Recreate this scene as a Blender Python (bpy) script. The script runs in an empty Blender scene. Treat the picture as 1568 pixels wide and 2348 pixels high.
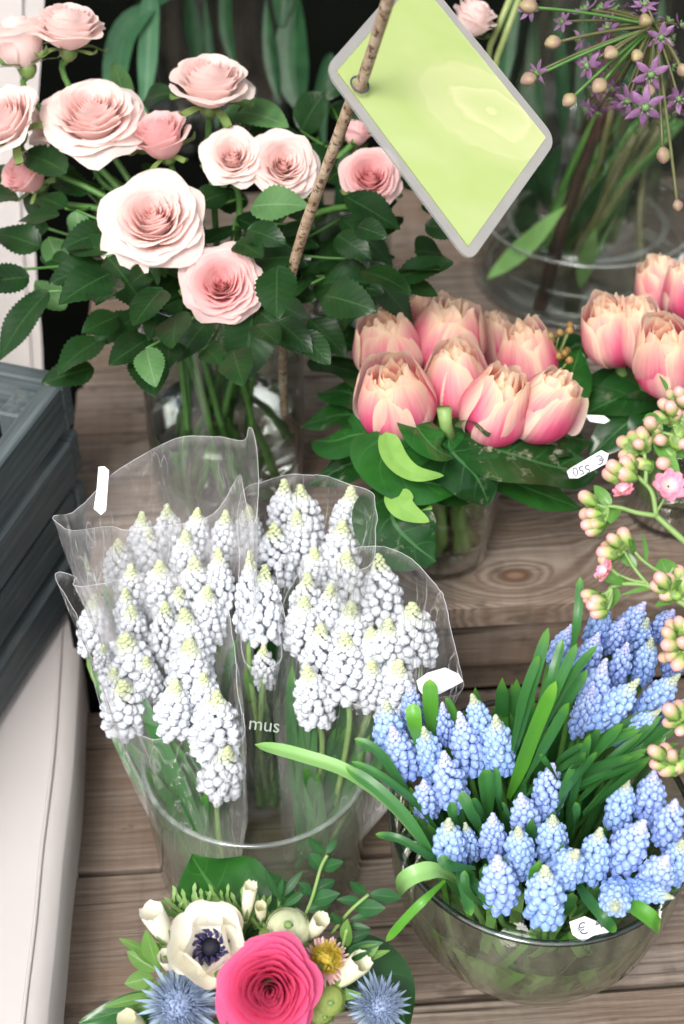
import bpy, math, random
from math import sin, cos, pi, radians, sqrt, exp
from mathutils import Vector, Matrix, Quaternion, noise
random.seed(7)
S = bpy.context.scene
COL = S.collection
V = Vector
R = random.Random(11)

# ------------------------------------------------------------------ camera
HC, PITCH, F, CX, CY = 0.787, radians(41.0), 3380.0, 784.0, 1173.5
UPV = V((0, sin(PITCH), cos(PITCH))); FWD = V((0, cos(PITCH), -sin(PITCH))); RT = V((1, 0, 0))
EYE = V((0, 0, HC))
def ray(px, py):
    return (RT * ((px - CX) / F) + UPV * (-(py - CY) / F) + FWD)
def Z(px, py, z):                      # point of the plane z seen at a pixel
    r = ray(px, py); return EYE + r * ((z - HC) / r.z)
def D(px, py, d):                      # point at depth d seen at a pixel
    return EYE + ray(px, py) * d
def dep(p):
    return (p - EYE).dot(FWD)
def camvec(x, y, t):                   # direction: right, up, toward the viewer
    return (RT * x + UPV * y - FWD * t).normalized()
cam_d = bpy.data.cameras.new('camera'); cam = bpy.data.objects.new('camera', cam_d); COL.objects.link(cam)
cam.location = EYE; cam.rotation_euler = (pi / 2 - PITCH, 0, 0)
cam_d.sensor_fit = 'VERTICAL'; cam_d.sensor_height = 36; cam_d.lens = 36 * F / 2347
cam_d.clip_start = 0.02; cam_d.clip_end = 60
cam_d.dof.use_dof = True; cam_d.dof.focus_distance = 0.80; cam_d.dof.aperture_fstop = 6.3
S.camera = cam

# ------------------------------------------------------------------ world and light
w = bpy.data.worlds.new('World'); S.world = w; w.use_nodes = True
nt = w.node_tree; nt.nodes.clear()
sky = nt.nodes.new('ShaderNodeTexSky'); sky.sky_type = 'NISHITA'; sky.sun_disc = False
SUN_EL, SUN_AZ = radians(50), radians(202)
sky.sun_elevation = SUN_EL; sky.sun_rotation = SUN_AZ; sky.dust_density = 4.0; sky.air_density = 1.0
hs = nt.nodes.new('ShaderNodeHueSaturation'); hs.inputs['Saturation'].default_value = 0.22
bg = nt.nodes.new('ShaderNodeBackground'); bg.inputs['Strength'].default_value = 0.15
wo = nt.nodes.new('ShaderNodeOutputWorld')
nt.links.new(sky.outputs[0], hs.inputs['Color']); nt.links.new(hs.outputs[0], bg.inputs[0]); nt.links.new(bg.outputs[0], wo.inputs[0])
sd = bpy.data.lights.new('sun', 'SUN'); sd.energy = 1.65; sd.angle = radians(22); sd.color = (1, 0.955, 0.9)
so = bpy.data.objects.new('sun', sd); COL.objects.link(so)
sdir = V((sin(SUN_AZ) * cos(SUN_EL), cos(SUN_AZ) * cos(SUN_EL), sin(SUN_EL)))   # toward the sun
so.rotation_euler = sdir.to_track_quat('Z', 'Y').to_euler(); so.location = (0, 0, 5)
S.view_settings.view_transform = 'Standard'; S.view_settings.look = 'None'
S.view_settings.exposure = 0.80; S.view_settings.gamma = 1
S.cycles.use_denoising = True
S.cycles.max_bounces = 14; S.cycles.transparent_max_bounces = 40; S.cycles.transmission_bounces = 10
S.cycles.diffuse_bounces = 6; S.cycles.glossy_bounces = 4; S.cycles.sample_clamp_indirect = 6
S.cycles.blur_glossy = 0.5

# ------------------------------------------------------------------ materials
class N:
    def __init__(self, name):
        self.m = bpy.data.materials.new(name); self.m.use_nodes = True
        self.t = self.m.node_tree; self.t.nodes.clear()
        self.out = self.t.nodes.new('ShaderNodeOutputMaterial')
    def n(self, typ, **kw):
        x = self.t.nodes.new('ShaderNode' + typ)
        for k, val in kw.items(): setattr(x, k, val)
        return x
    def set(self, sock, val):
        if isinstance(val, bpy.types.NodeSocket): self.t.links.new(val, sock)
        elif isinstance(val, (tuple, list)) and len(val) == 3 and sock.type == 'RGBA': sock.default_value = (*val, 1)
        else: sock.default_value = val
    def math(self, op, a, b=None, c=None, clamp=False):
        x = self.n('Math', operation=op); x.use_clamp = clamp
        self.set(x.inputs[0], a)
        if b is not None: self.set(x.inputs[1], b)
        if c is not None: self.set(x.inputs[2], c)
        return x.outputs[0]
    def mix(self, f, a, b, blend='MIX'):
        x = self.n('Mix', data_type='RGBA', blend_type=blend); x.clamp_result = False
        self.set(x.inputs[0], f); self.set(x.inputs[6], a); self.set(x.inputs[7], b)
        return x.outputs[2]
    def ramp(self, f, stops, interp='LINEAR'):
        x = self.n('ValToRGB'); x.color_ramp.interpolation = interp
        e = x.color_ramp.elements
        while len(e) < len(stops): e.new(0.5)
        for el, (p, c) in zip(e, stops):
            el.position = p; el.color = (*c, 1) if isinstance(c, tuple) else (c, c, c, 1)
        self.set(x.inputs[0], f); return x.outputs[0]
    def noise(self, vec, scale, detail=3, rough=.55, dist=0.0):
        x = self.n('TexNoise'); self.set(x.inputs['Vector'], vec) if vec is not None else None
        x.inputs['Scale'].default_value = scale; x.inputs['Detail'].default_value = detail
        x.inputs['Roughness'].default_value = rough; x.inputs['Distortion'].default_value = dist
        return x.outputs[0]
    def obj(self): return self.n('TexCoord').outputs['Object']
    def uv(self):
        s = self.n('SeparateXYZ'); self.set(s.inputs[0], self.n('TexCoord').outputs['UV'])
        return s.outputs[0], s.outputs[1]
    def col(self):
        a = self.n('Attribute', attribute_name='cv'); s = self.n('SeparateColor'); self.set(s.inputs[0], a.outputs['Color'])
        return s.outputs[0], s.outputs[1], s.outputs[2]
    def scaled(self, vec, sc, off=None):
        x = self.n('Mapping'); self.set(x.inputs[0], vec); x.inputs['Scale'].default_value = sc
        if off is not None: self.set(x.inputs['Location'], off)
        return x.outputs[0]
    def bump(self, h, s=.3, d=.001):
        x = self.n('Bump'); self.set(x.inputs['Height'], h); x.inputs['Strength'].default_value = s; x.inputs['Distance'].default_value = d
        return x.outputs[0]
    def pbr(self, color, rough=.5, normal=None, spec=.4, trans=0.0, tcol=None, sheen=0, coat=0, finish=True):
        p = self.n('BsdfPrincipled'); self.set(p.inputs['Base Color'], color); self.set(p.inputs['Roughness'], rough)
        p.inputs['Specular IOR Level'].default_value = spec
        if normal is not None: self.set(p.inputs['Normal'], normal)
        if coat: p.inputs['Coat Weight'].default_value = coat; p.inputs['Coat Roughness'].default_value = .12
        res = p.outputs[0]
        if trans:
            t = self.n('BsdfTranslucent'); self.set(t.inputs[0], tcol if tcol is not None else color)
            if normal is not None: self.set(t.inputs[1], normal)
            mx = self.n('MixShader'); mx.inputs[0].default_value = trans
            self.set(mx.inputs[1], res); self.set(mx.inputs[2], t.outputs[0]); res = mx.outputs[0]
        if finish: self.set(self.out.inputs[0], res)
        return res

def leaf_mat(name, dark, light, vein, back=None, rough=.42, nv=7, trans=.12, dusty=0.0, coat=0, veinw=.05, slope=.8):
    m = N(name); t, s = m.uv(); r, g, b = m.col()
    sa = m.math('ABSOLUTE', m.math('SUBTRACT', m.math('MULTIPLY', s, 2), 1))
    mid = m.math('LESS_THAN', sa, .045)
    q = m.math('FRACT', m.math('SUBTRACT', m.math('MULTIPLY', t, nv), m.math('MULTIPLY', sa, nv * .28 * slope)))
    side = m.math('LESS_THAN', m.math('ABSOLUTE', m.math('SUBTRACT', q, .5)), veinw)
    side = m.math('MULTIPLY', side, m.math('SUBTRACT', 1, sa))
    vm = m.math('MAXIMUM', m.math('MULTIPLY', mid, .8), m.math('MULTIPLY', side, .38))
    pos = m.obj()
    n1 = m.noise(pos, 60, 4); base = m.mix(m.ramp(n1, [(.35, 0.0), (.7, 1.0)]), dark, light)
    base = m.mix(m.math('MULTIPLY', r, .45), base, light)
    c = m.mix(vm, base, vein)
    if dusty:
        d = m.ramp(m.noise(pos, 90, 6, .7), [(.56, 0.0), (.66, 1.0)])
        d2 = m.ramp(m.noise(pos, 18, 2), [(.5, 0.0), (.62, 1.0)])
        c = m.mix(m.math('MULTIPLY', m.math('MULTIPLY', d, d2), dusty), c, (.42, .40, .30))
    if back:
        ge = m.n('NewGeometry'); c = m.mix(m.math('MULTIPLY', ge.outputs['Backfacing'], .85), c, back)
    hgt = m.math('ADD', m.math('MULTIPLY', vm, -.6), m.math('ABSOLUTE', m.math('SUBTRACT', q, .5)))
    nb = m.bump(hgt, .16, .0008)
    m.pbr(c, rough, nb, .26, trans, m.mix(.5, c, (.25, .45, .05)), coat=coat)
    return m.m

M = {}
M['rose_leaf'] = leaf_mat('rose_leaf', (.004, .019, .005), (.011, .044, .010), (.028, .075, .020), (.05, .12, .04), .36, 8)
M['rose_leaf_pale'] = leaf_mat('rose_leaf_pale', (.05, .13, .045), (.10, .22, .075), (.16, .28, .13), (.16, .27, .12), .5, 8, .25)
M['collar_leaf'] = leaf_mat('collar_leaf', (.004, .026, .006), (.012, .062, .011), (.05, .14, .05), (.17, .34, .07), .3, 5, .1, .75, coat=.25)
M['collar_leaf_clean'] = leaf_mat('collar_leaf_clean', (.008, .052, .010), (.020, .11, .017), (.06, .18, .05), (.20, .40, .08), .28, 5, .14, 0, coat=.3)
M['pale_leaf'] = leaf_mat('pale_leaf', (.17, .34, .07), (.25, .45, .10), (.22, .42, .12), None, .5, 5, .25)
M['olive_leaf'] = leaf_mat('olive_leaf', (.06, .15, .03), (.14, .27, .06), (.20, .34, .12), (.14, .24, .08), .42, 9, .2, veinw=.04)
M['dark_leaf'] = leaf_mat('dark_leaf', (.010, .05, .016), (.025, .10, .03), (.06, .16, .05), (.06, .14, .05), .35, 9, .12, veinw=.03)
M['tulip_leaf'] = leaf_mat('tulip_leaf', (.035, .12, .055), (.075, .20, .10), (.08, .20, .11), (.07, .17, .09), .45, 3, .2, veinw=.01)
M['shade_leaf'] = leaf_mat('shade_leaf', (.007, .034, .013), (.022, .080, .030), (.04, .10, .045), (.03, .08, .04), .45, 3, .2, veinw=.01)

def strap_mat(name, dark, light, tip):
    m = N(name); t, s = m.uv(); r, g, b = m.col()
    lines = m.math('SINE', m.math('MULTIPLY', s, 70)); 
    c = m.mix(m.math('MULTIPLY', m.math('ADD', lines, 1), .22), dark, light)
    c = m.mix(m.math('MULTIPLY', r, .8), c, light)
    c = m.mix(m.ramp(t, [(.86, 0.0), (1, 1.0)]), c, tip)
    m.pbr(c, .38, m.bump(lines, .12, .0005), .45, .18, m.mix(.5, c, (.2, .5, .04)), coat=.1)
    return m.m
M['strap'] = strap_mat('strap', (.016, .085, .022), (.045, .18, .04), (.09, .26, .03))
M['strap_bright'] = strap_mat('strap_bright', (.05, .20, .02), (.10, .32, .03), (.18, .40, .05))
M['strap_pale'] = strap_mat('strap_pale', (.17, .36, .10), (.26, .48, .16), (.16, .36, .08))

def stem_mat(name, a, b):
    m = N(name); pos = m.obj()
    c = m.mix(m.noise(pos, 130, 3), a, b); m.pbr(c, .45, m.bump(m.noise(pos, 900), .15, .0005), .4)
    return m.m
M['stem'] = stem_mat('stem', (.035, .11, .02), (.09, .21, .045))
M['stem_pale'] = stem_mat('stem_pale', (.13, .24, .06), (.24, .36, .12))
M['stem_olive'] = stem_mat('stem_olive', (.14, .20, .06), (.28, .32, .12))
M['sepal'] = stem_mat('sepal', (.07, .15, .03), (.20, .28, .09))
M['stem_brown'] = stem_mat('stem_brown', (.06, .05, .02), (.12, .14, .05))

def rose_mat(name, core, mid, outer, edge, trans=.25, spots=True):
    m = N(name); t, s = m.uv(); r, g, b = m.col()
    c = m.ramp(g, [(0, core), (.45, mid), (1, outer)])
    c = m.mix(m.math('MULTIPLY', m.math('POWER', t, 3), .55), c, edge)
    pos = m.obj()
    if spots:
        e = m.math('MULTIPLY', m.ramp(t, [(.86, 0.0), (1, 1.0)]), m.ramp(m.noise(pos, 55, 2), [(.5, 0.0), (.65, .55)]))
        c = m.mix(m.math('MULTIPLY', e, g), c, (.62, .52, .25))
    vn = m.noise(m.n('CombineXYZ').outputs[0], 1)
    cx = m.n('CombineXYZ'); m.set(cx.inputs[0], m.math('MULTIPLY', s, 40)); m.set(cx.inputs[1], m.math('MULTIPLY', t, 2)); m.set(cx.inputs[2], m.math('MULTIPLY', r, 30))
    nb = m.bump(m.noise(cx.outputs[0], 1.0, 2), .25, .0006)
    m.pbr(c, .62, nb, .22, trans + .28, m.mix(.75, c, edge))
    return m.m
M['rose_blush'] = rose_mat('rose_blush', (.93, .60, .57), (.95, .76, .735), (.955, .82, .795), (.965, .86, .835))
M['rose_pink'] = rose_mat('rose_pink', (.88, .38, .41), (.92, .56, .58), (.94, .69, .69), (.95, .75, .74))
M['rose_hot'] = rose_mat('rose_hot', (.42, .005, .04), (.66, .014, .10), (.76, .05, .20), (.86, .20, .38), .15, False)
M['ranunculus'] = rose_mat('ranunculus', (.34, .46, .10), (.72, .80, .50), (.80, .86, .62), (.90, .90, .78), .2, False)
M['green_bloom'] = rose_mat('green_bloom', (.30, .42, .05), (.42, .55, .12), (.52, .64, .20), (.60, .68, .30), .2, False)

def tulip_mat():
    m = N('tulip_petal'); t, s = m.uv(); r, g, b = m.col()
    sa = m.math('ABSOLUTE', m.math('SUBTRACT', m.math('MULTIPLY', s, 2), 1))
    st = m.n('CombineXYZ'); m.set(st.inputs[0], m.math('MULTIPLY', s, 22)); m.set(st.inputs[1], m.math('MULTIPLY', t, 2.2)); m.set(st.inputs[2], m.math('MULTIPLY', r, 20))
    ns = m.noise(st.outputs[0], 1.0, 3)
    fl = m.math('MULTIPLY', m.math('SUBTRACT', 1.12, m.math('POWER', t, 2.4)), m.math('SUBTRACT', 1.15, m.math('MULTIPLY', m.math('POWER', sa, 1.2), 1.05)))
    fl = m.math('MULTIPLY', m.math('ADD', fl, m.math('MULTIPLY', m.math('SUBTRACT', ns, .5), .7)), m.math('SUBTRACT', 1, m.math('MULTIPLY', g, .85)), clamp=True)
    cream = m.mix(t, (.95, .82, .74), (.96, .85, .62))
    cream = m.mix(m.math('MULTIPLY', g, .5), cream, (.96, .84, .60))
    c = m.ramp(fl, [(0, (0, 0, 0)), (1, (1, 1, 1))])
    c = m.mix(m.ramp(fl, [(.11, 0.0), (.40, .55), (.74, 1.0)]), cream, m.mix(m.ramp(fl, [(.6, 0.0), (1, 1.0)]), (.86, .25, .40), (.78, .06, .24)))
    m.pbr(c, .5, m.bump(ns, .2, .0008), .25, .58, m.mix(.55, c, (.97, .78, .78)))
    return m.m
M['tulip'] = tulip_mat()

def musc_mat(name, low, high, tipc, rim, rimw=.90, tipstart=.72):
    m = N(name); t, s = m.uv(); r, g, b = m.col()
    c = m.mix(g, low, high)
    c = m.mix(m.ramp(g, [(tipstart - .04, 0.0), (tipstart + .14, 1.0)]), c, tipc)
    c = m.mix(m.math('MULTIPLY', m.ramp(t, [(0, 1.0), (.45, 0.0)]), .35), c, low)
    c = m.mix(m.math('MULTIPLY', m.math('SUBTRACT', r, .5), .35), c, high)
    c = m.mix(m.math('MULTIPLY', m.ramp(t, [(rimw, 0.0), (rimw + .05, 1.0)]), m.ramp(g, [(.5, 1.0), (.7, 0.0)])), c, rim)
    m.pbr(c, .5, None, .3, .14)
    return m.m
M['musc_blue'] = musc_mat('musc_blue', (.21, .35, .72), (.45, .61, .88), (.50, .55, .36), (.80, .86, .95))
M['musc_lilac'] = musc_mat('musc_lilac', (.23, .35, .74), (.46, .58, .89), (.56, .58, .92), (.80, .86, .95))
M['musc_white'] = musc_mat('musc_white', (.60, .635, .69), (.72, .74, .785), (.60, .66, .36), (.76, .77, .80))

def simple(name, color, rough=.5, spec=.4, trans=0, coat=0, var=None, vs=60, bump=0, bs=400):
    m = N(name); pos = m.obj(); c = color
    if var: c = m.mix(m.ramp(m.noise(pos, vs, 4), [(.3, 0.0), (.7, 1.0)]), color, var)
    nb = m.bump(m.noise(pos, bs, 3), bump, .001) if bump else None
    if c is color:
        c = m.mix(m.noise(pos, 80, 2), tuple(x * .92 for x in color), tuple(min(1, x * 1.06) for x in color))
    m.pbr(c, rough, nb, spec, trans, coat=coat); return m.m
M['cream_petal'] = simple('cream_petal', (.86, .83, .70), .55, .25, .25, var=(.90, .88, .82), vs=50, bump=.1, bs=250)
M['cream_bud'] = simple('cream_bud', (.80, .80, .55), .55, .25, .2, var=(.88, .86, .74), vs=70)
M['stamen'] = simple('stamen', (.012, .010, .06), .5, .4, var=(.05, .04, .14), vs=500)
M['anemone_eye'] = simple('anemone_eye', (.008, .008, .02), .6, bump=.6, bs=1500)
M['frill'] = simple('frill', (.16, .30, .07), .5, trans=.2, var=(.26, .42, .14), vs=120)
M['allium'] = simple('allium', (.15, .06, .15), .5, trans=.15, var=(.30, .16, .30), vs=160)
M['allium_bud'] = simple('allium_bud', (.25, .14, .14), .5, var=(.30, .27, .11), vs=220)
M['ovary'] = simple('ovary', (.13, .22, .08), .5)
M['kal_leaf'] = leaf_mat('kal_leaf', (.05, .16, .03), (.12, .27, .05), (.14, .28, .07), None, .38, 3, .12, coat=.15, veinw=.01)
M['mum_petal'] = None
def tip_mat(name, base, tip, rough=.55, trans=.1, a=.3, b=.8):
    m = N(name); t, s = m.uv(); r, g, bb = m.col()
    c = m.mix(m.ramp(t, [(a, 0.0), (b, 1.0)]), base, tip); c = m.mix(m.math('MULTIPLY', r, .25), c, tuple(x * .7 for x in base))
    m.pbr(c, rough, None, .3, trans); return m.m
M['mum_center'] = tip_mat('mum_center', (.32, .42, .02), (.55, .55, .04))
M['mum_petal'] = tip_mat('mum_petal', (.55, .14, .28), (.85, .58, .55))
M['mum_yellow'] = tip_mat('mum_yellow', (.50, .34, .02), (.72, .58, .10))
M['thistle'] = tip_mat('thistle', (.10, .16, .24), (.28, .35, .52), .5, .05)
M['thistle_core'] = tip_mat('thistle_core', (.14, .20, .20), (.26, .34, .48), .5, .05)
M['kal_bud'] = tip_mat('kal_bud', (.24, .40, .08), (.84, .40, .40), .45, .1, .40, .70)
M['kal_petal'] = tip_mat('kal_petal', (.88, .62, .56), (.88, .26, .42), .5, .2)
M['berry'] = simple('berry', (.24, .20, .06), .5, var=(.32, .16, .05), vs=200)
# ---- hard surface materials
def wood(name, a, b, c3, knot=None, rough=.75):
    m = N(name); pos = m.obj(); oi = m.n('ObjectInfo').outputs['Random']
    off = m.n('CombineXYZ'); m.set(off.inputs[0], m.math('MULTIPLY', oi, 7.3)); m.set(off.inputs[1], m.math('MULTIPLY', oi, 3.1)); m.set(off.inputs[2], m.math('MULTIPLY', oi, 5.7))
    s = m.n('SeparateXYZ'); m.set(s.inputs[0], pos)
    warp = m.noise(m.scaled(pos, (6, 22, 22), off.outputs[0]), 1, 3)
    lowf = m.noise(m.scaled(pos, (3, 9, 9), off.outputs[0]), 1, 3, .6)
    y = m.math('ADD', s.outputs[1], m.math('MULTIPLY', warp, .05 if knot else .016))
    dist = None
    if knot:
        kx, ky = knot
        dx = m.math('MULTIPLY', m.math('SUBTRACT', s.outputs[0], kx), .55); dy = m.math('SUBTRACT', s.outputs[1], ky)
        dist = m.math('SQRT', m.math('ADD', m.math('MULTIPLY', dx, dx), m.math('MULTIPLY', dy, dy)))
        wgt = m.ramp(m.math('ADD', m.math('MULTIPLY', dist, 18), m.math('MULTIPLY', m.math('SUBTRACT', warp, .5), .5)), [(.25, 1.0), (.8, 0.0)])
        yy = m.math('ADD', m.math('MULTIPLY', y, m.math('SUBTRACT', 1, wgt)), m.math('MULTIPLY', m.math('ADD', dist, m.math('MULTIPLY', warp, .022)), wgt))
    else: yy = y
    cmb = m.n('CombineXYZ'); m.set(cmb.inputs[0], m.math('MULTIPLY', s.outputs[0], 1.2)); m.set(cmb.inputs[1], m.math('MULTIPLY', yy, 60)); m.set(cmb.inputs[2], m.math('MULTIPLY', s.outputs[2], 60))
    rings = m.math('ADD', m.math('MULTIPLY', m.math('SINE', m.math('MULTIPLY', yy, 1500)), .5), .5)
    fine = m.noise(m.scaled(pos, (26, 650, 650), off.outputs[0]), 1, 4, .65)
    grain = m.noise(cmb.outputs[0], 4, 5, .6)
    g = m.math('ADD', m.math('MULTIPLY', grain, .6), m.math('MULTIPLY', rings, .17 if knot else .07))
    g = m.math('ADD', g, m.math('MULTIPLY', fine, .36 if knot else .46))
    col = m.ramp(g, [(.33, c3), (.51, a), (.74, b)])
    stain = m.ramp(lowf, [(.38, 0.0), (.62, 1.0)])
    col = m.mix(m.math('MULTIPLY', stain, .55), col, m.mix(.5, c3, (.23, .13, .075)))
    bl = m.ramp(m.noise(m.scaled(pos, (30, 60, 60), off.outputs[0]), 1, 4), [(.58, 0.0), (.68, .7)])
    col = m.mix(bl, col, c3)
    ck = m.noise(m.scaled(pos, (5, 260, 60), off.outputs[0]), 1, 3, .5)
    col = m.mix(m.ramp(ck, [(.655, 0.0), (.69, .85)]), col, (.035, .026, .020))
    ring2 = m.noise(m.scaled(pos, (90, 7, 7), off.outputs[0]), 1, 2)
    col = m.mix(m.ramp(ring2, [(.45, 0.0), (.75, .30)]), col, c3)
    if knot:
        col = m.mix(m.ramp(m.math('MULTIPLY', dist, 60), [(.28, 1.0), (.55, 0.0)]), col, (.10, .06, .04))
        col = m.mix(m.ramp(m.math('MULTIPLY', dist, 60), [(.12, .8), (.24, 0.0)]), col, (.22, .14, .09))
    m.pbr(col, rough, m.bump(g, .9, .0014), .2); return m.m
M['wood'] = wood('weathered_wood', (.150, .120, .098), (.28, .238, .202), (.066, .050, .040))
M['wood_riser'] = wood('riser_wood', (.13, .105, .085), (.22, .185, .155), (.06, .045, .036))
def slate():
    m = N('slate_paint'); pos = m.obj(); oi = m.n('ObjectInfo').outputs['Random']
    off = m.n('CombineXYZ'); m.set(off.inputs[0], m.math('MULTIPLY', oi, 7.3)); m.set(off.inputs[1], m.math('MULTIPLY', oi, 3.1))
    g = m.noise(m.scaled(pos, (12, 260, 260), off.outputs[0]), 1, 4, .6)
    c = m.ramp(g, [(.3, (.045, .058, .062)), (.55, (.082, .103, .109)), (.8, (.14, .165, .17))])
    wv = m.ramp(m.noise(m.scaled(pos, (10, 30, 30), off.outputs[0]), 1, 5, .6), [(.60, 0.0), (.72, .55)])
    c = m.mix(wv, c, (.16, .155, .14))
    c = m.mix(m.ramp(m.noise(m.scaled(pos, (25, 50, 50), off.outputs[0]), 1, 2), [(.68, 0.0), (.74, .5)]), c, (.13, .075, .04))
    m.pbr(c, .6, m.bump(g, .5, .001), .35); return m.m
M['slate'] = slate()
def canvas():
    m = N('canvas_cloth'); pos = m.obj()
    s = m.n('SeparateXYZ'); m.set(s.inputs[0], m.n('TexCoord').outputs['UV'])
    wa = m.math('MULTIPLY', m.math('SINE', m.math('MULTIPLY', s.outputs[0], 3600)), m.math('SINE', m.math('MULTIPLY', s.outputs[1], 3600)))
    c = m.mix(m.noise(pos, 9, 4), (.57, .525, .51), (.635, .595, .58))
    c = m.mix(m.math('MULTIPLY', m.math('ADD', wa, 1), .06), c, (.55, .50, .47))
    m.pbr(c, .85, m.bump(wa, .4, .0004), .15, .05); return m.m
M['canvas'] = canvas()
def schlick(m, nb=None):
    lw = m.n('LayerWeight'); lw.inputs[0].default_value = .5
    if nb is not None: m.set(lw.inputs['Normal'], nb)
    return m.math('ADD', .045, m.math('MULTIPLY', m.math('POWER', lw.outputs['Facing'], 4.5), .9))
def glass(name, tint=(.98, .99, .98), edge=(.62, .70, .66), rough=.015, k=1.6, wav=0, haze=0, hcol=(.62, .64, .60)):
    m = N(name); pos = m.obj()
    nb = m.bump(m.noise(pos, wav, 2), .35, .004) if wav else None
    lw = m.n('LayerWeight'); lw.inputs[0].default_value = .35
    tr = m.n('BsdfTransparent'); m.set(tr.inputs[0], m.mix(m.math('POWER', lw.outputs['Facing'], 3.0), tint, edge))
    gl = m.n('BsdfGlossy'); gl.inputs['Roughness'].default_value = rough
    if nb is not None: m.set(gl.inputs['Normal'], nb)
    mx = m.n('MixShader'); m.set(mx.inputs[0], m.math('MULTIPLY', schlick(m, nb), k, clamp=True)); m.set(mx.inputs[1], tr.outputs[0]); m.set(mx.inputs[2], gl.outputs[0])
    res = mx.outputs[0]
    if haze:
        df = m.n('BsdfDiffuse'); df.inputs[0].default_value = (*hcol, 1)
        m2 = m.n('MixShader')
        hz = m.ramp(m.noise(m.scaled(pos, (1, 1, .35)), 34, 4, .6, 1.5), [(.42, 0.0), (.75, 1.0)])
        m.set(m2.inputs[0], m.math('MULTIPLY', m.math('ADD', hz, .25), haze)); m.set(m2.inputs[1], res); m.set(m2.inputs[2], df.outputs[0]); res = m2.outputs[0]
    m.set(m.out.inputs[0], res); return m.m
M['glass'] = glass('clear_glass', wav=25)
M['glass_misty'] = glass('misty_glass', (.96, .98, .93), (.62, .68, .58), wav=20, haze=.05, k=1.1)
M['glass_murky'] = glass('murky_glass', (.98, .99, .96), (.66, .70, .58), wav=14, haze=.09, k=.75, hcol=(.62, .62, .46))
M['rim_light'] = glass('rim_light', (.80, .84, .84), (.45, .50, .50), .1, 2.2, 30, haze=.25)
M['rim_glass'] = glass('rim_glass', (.45, .52, .50), (.10, .13, .13), .05, 2.6, 30)
def film(name, base, haze, k=.9, band=((.28, .4), (.58, 1.0), (.88, .22))):
    m = N(name); pos = m.obj(); t, s = m.uv()
    nz = m.noise(m.scaled(pos, (1, 1, .5)), 26, 3, .5, .8)
    cr = m.math('ABSOLUTE', m.math('SUBTRACT', m.noise(m.scaled(pos, (1.6, 1.6, .35)), 30, 2, .5, 1.5), .5))
    nb = m.bump(m.math('ADD', nz, m.math('MULTIPLY', m.math('MINIMUM', cr, .06), 9)), .8, .004)
    tr = m.n('BsdfTransparent'); tr.inputs[0].default_value = (.99, .99, .99, 1)
    gl = m.n('BsdfGlossy'); gl.inputs['Roughness'].default_value = .07; m.set(gl.inputs['Normal'], nb)
    mx = m.n('MixShader'); m.set(mx.inputs[0], m.math('MULTIPLY', schlick(m, nb), k, clamp=True)); m.set(mx.inputs[1], tr.outputs[0]); m.set(mx.inputs[2], gl.outputs[0])
    df = m.n('BsdfDiffuse'); df.inputs[0].default_value = (.94, .89, .90, 1)
    tl = m.n('BsdfTranslucent'); tl.inputs[0].default_value = (.88, .89, .90, 1)
    dd = m.n('MixShader'); dd.inputs[0].default_value = .5; m.set(dd.inputs[1], df.outputs[0]); m.set(dd.inputs[2], tl.outputs[0])
    m2 = m.n('MixShader')
    # the misted film is cloudier over its middle, where the damp blooms breathe on it
    band = m.ramp(t, list(band))
    ed = m.ramp(t, [(.975, 0.0), (.995, 1.0)])
    streak = m.math('MULTIPLY', m.ramp(cr, [(0.0, .22), (.018, 0.0)]), m.ramp(nz, [(.45, 0.0), (.6, 1.0)]))
    hz = m.math('MULTIPLY', m.ramp(nz, [(.35, .4), (.7, 1.0)]), band)
    m.set(m2.inputs[0], m.math('ADD', m.math('ADD', m.math('MULTIPLY', hz, haze), base), m.math('ADD', m.math('MULTIPLY', ed, .12), streak), clamp=True)); m.set(m2.inputs[1], mx.outputs[0]); m.set(m2.inputs[2], dd.outputs[0])
    m.set(m.out.inputs[0], m2.outputs[0]); return m.m
M['film'] = film('cellophane', .012, .30, band=((.12, .3), (.34, 1.0), (.62, .16)))
M['film_misty'] = film('misted_cellophane', .03, .58)
def water(name, tint):
    m = N(name); g = m.n('BsdfRefraction'); g.inputs['IOR'].default_value = 1.33; g.inputs['Color'].default_value = (*tint, 1); g.inputs['Roughness'].default_value = .0
    gl = m.n('BsdfGlossy'); gl.inputs['Roughness'].default_value = .02
    nb = m.bump(m.noise(m.obj(), 30, 2), .3, .003); m.set(g.inputs['Normal'], nb); m.set(gl.inputs['Normal'], nb)
    fr = m.n('Fresnel'); fr.inputs[0].default_value = 1.33; m.set(fr.inputs['Normal'], nb)
    mx = m.n('MixShader'); m.set(mx.inputs[0], fr.outputs[0]); m.set(mx.inputs[1], g.outputs[0]); m.set(mx.inputs[2], gl.outputs[0]); m.set(m.out.inputs[0], mx.outputs[0]); return m.m
M['water_thin'] = glass('water_thin', (.97, .98, .97), (.80, .84, .82), wav=40, k=1.0)
M['water'] = water('water_clear', (.99, 1, .99))
M['water_green'] = water('water_green', (.99, .99, .93))
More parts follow.
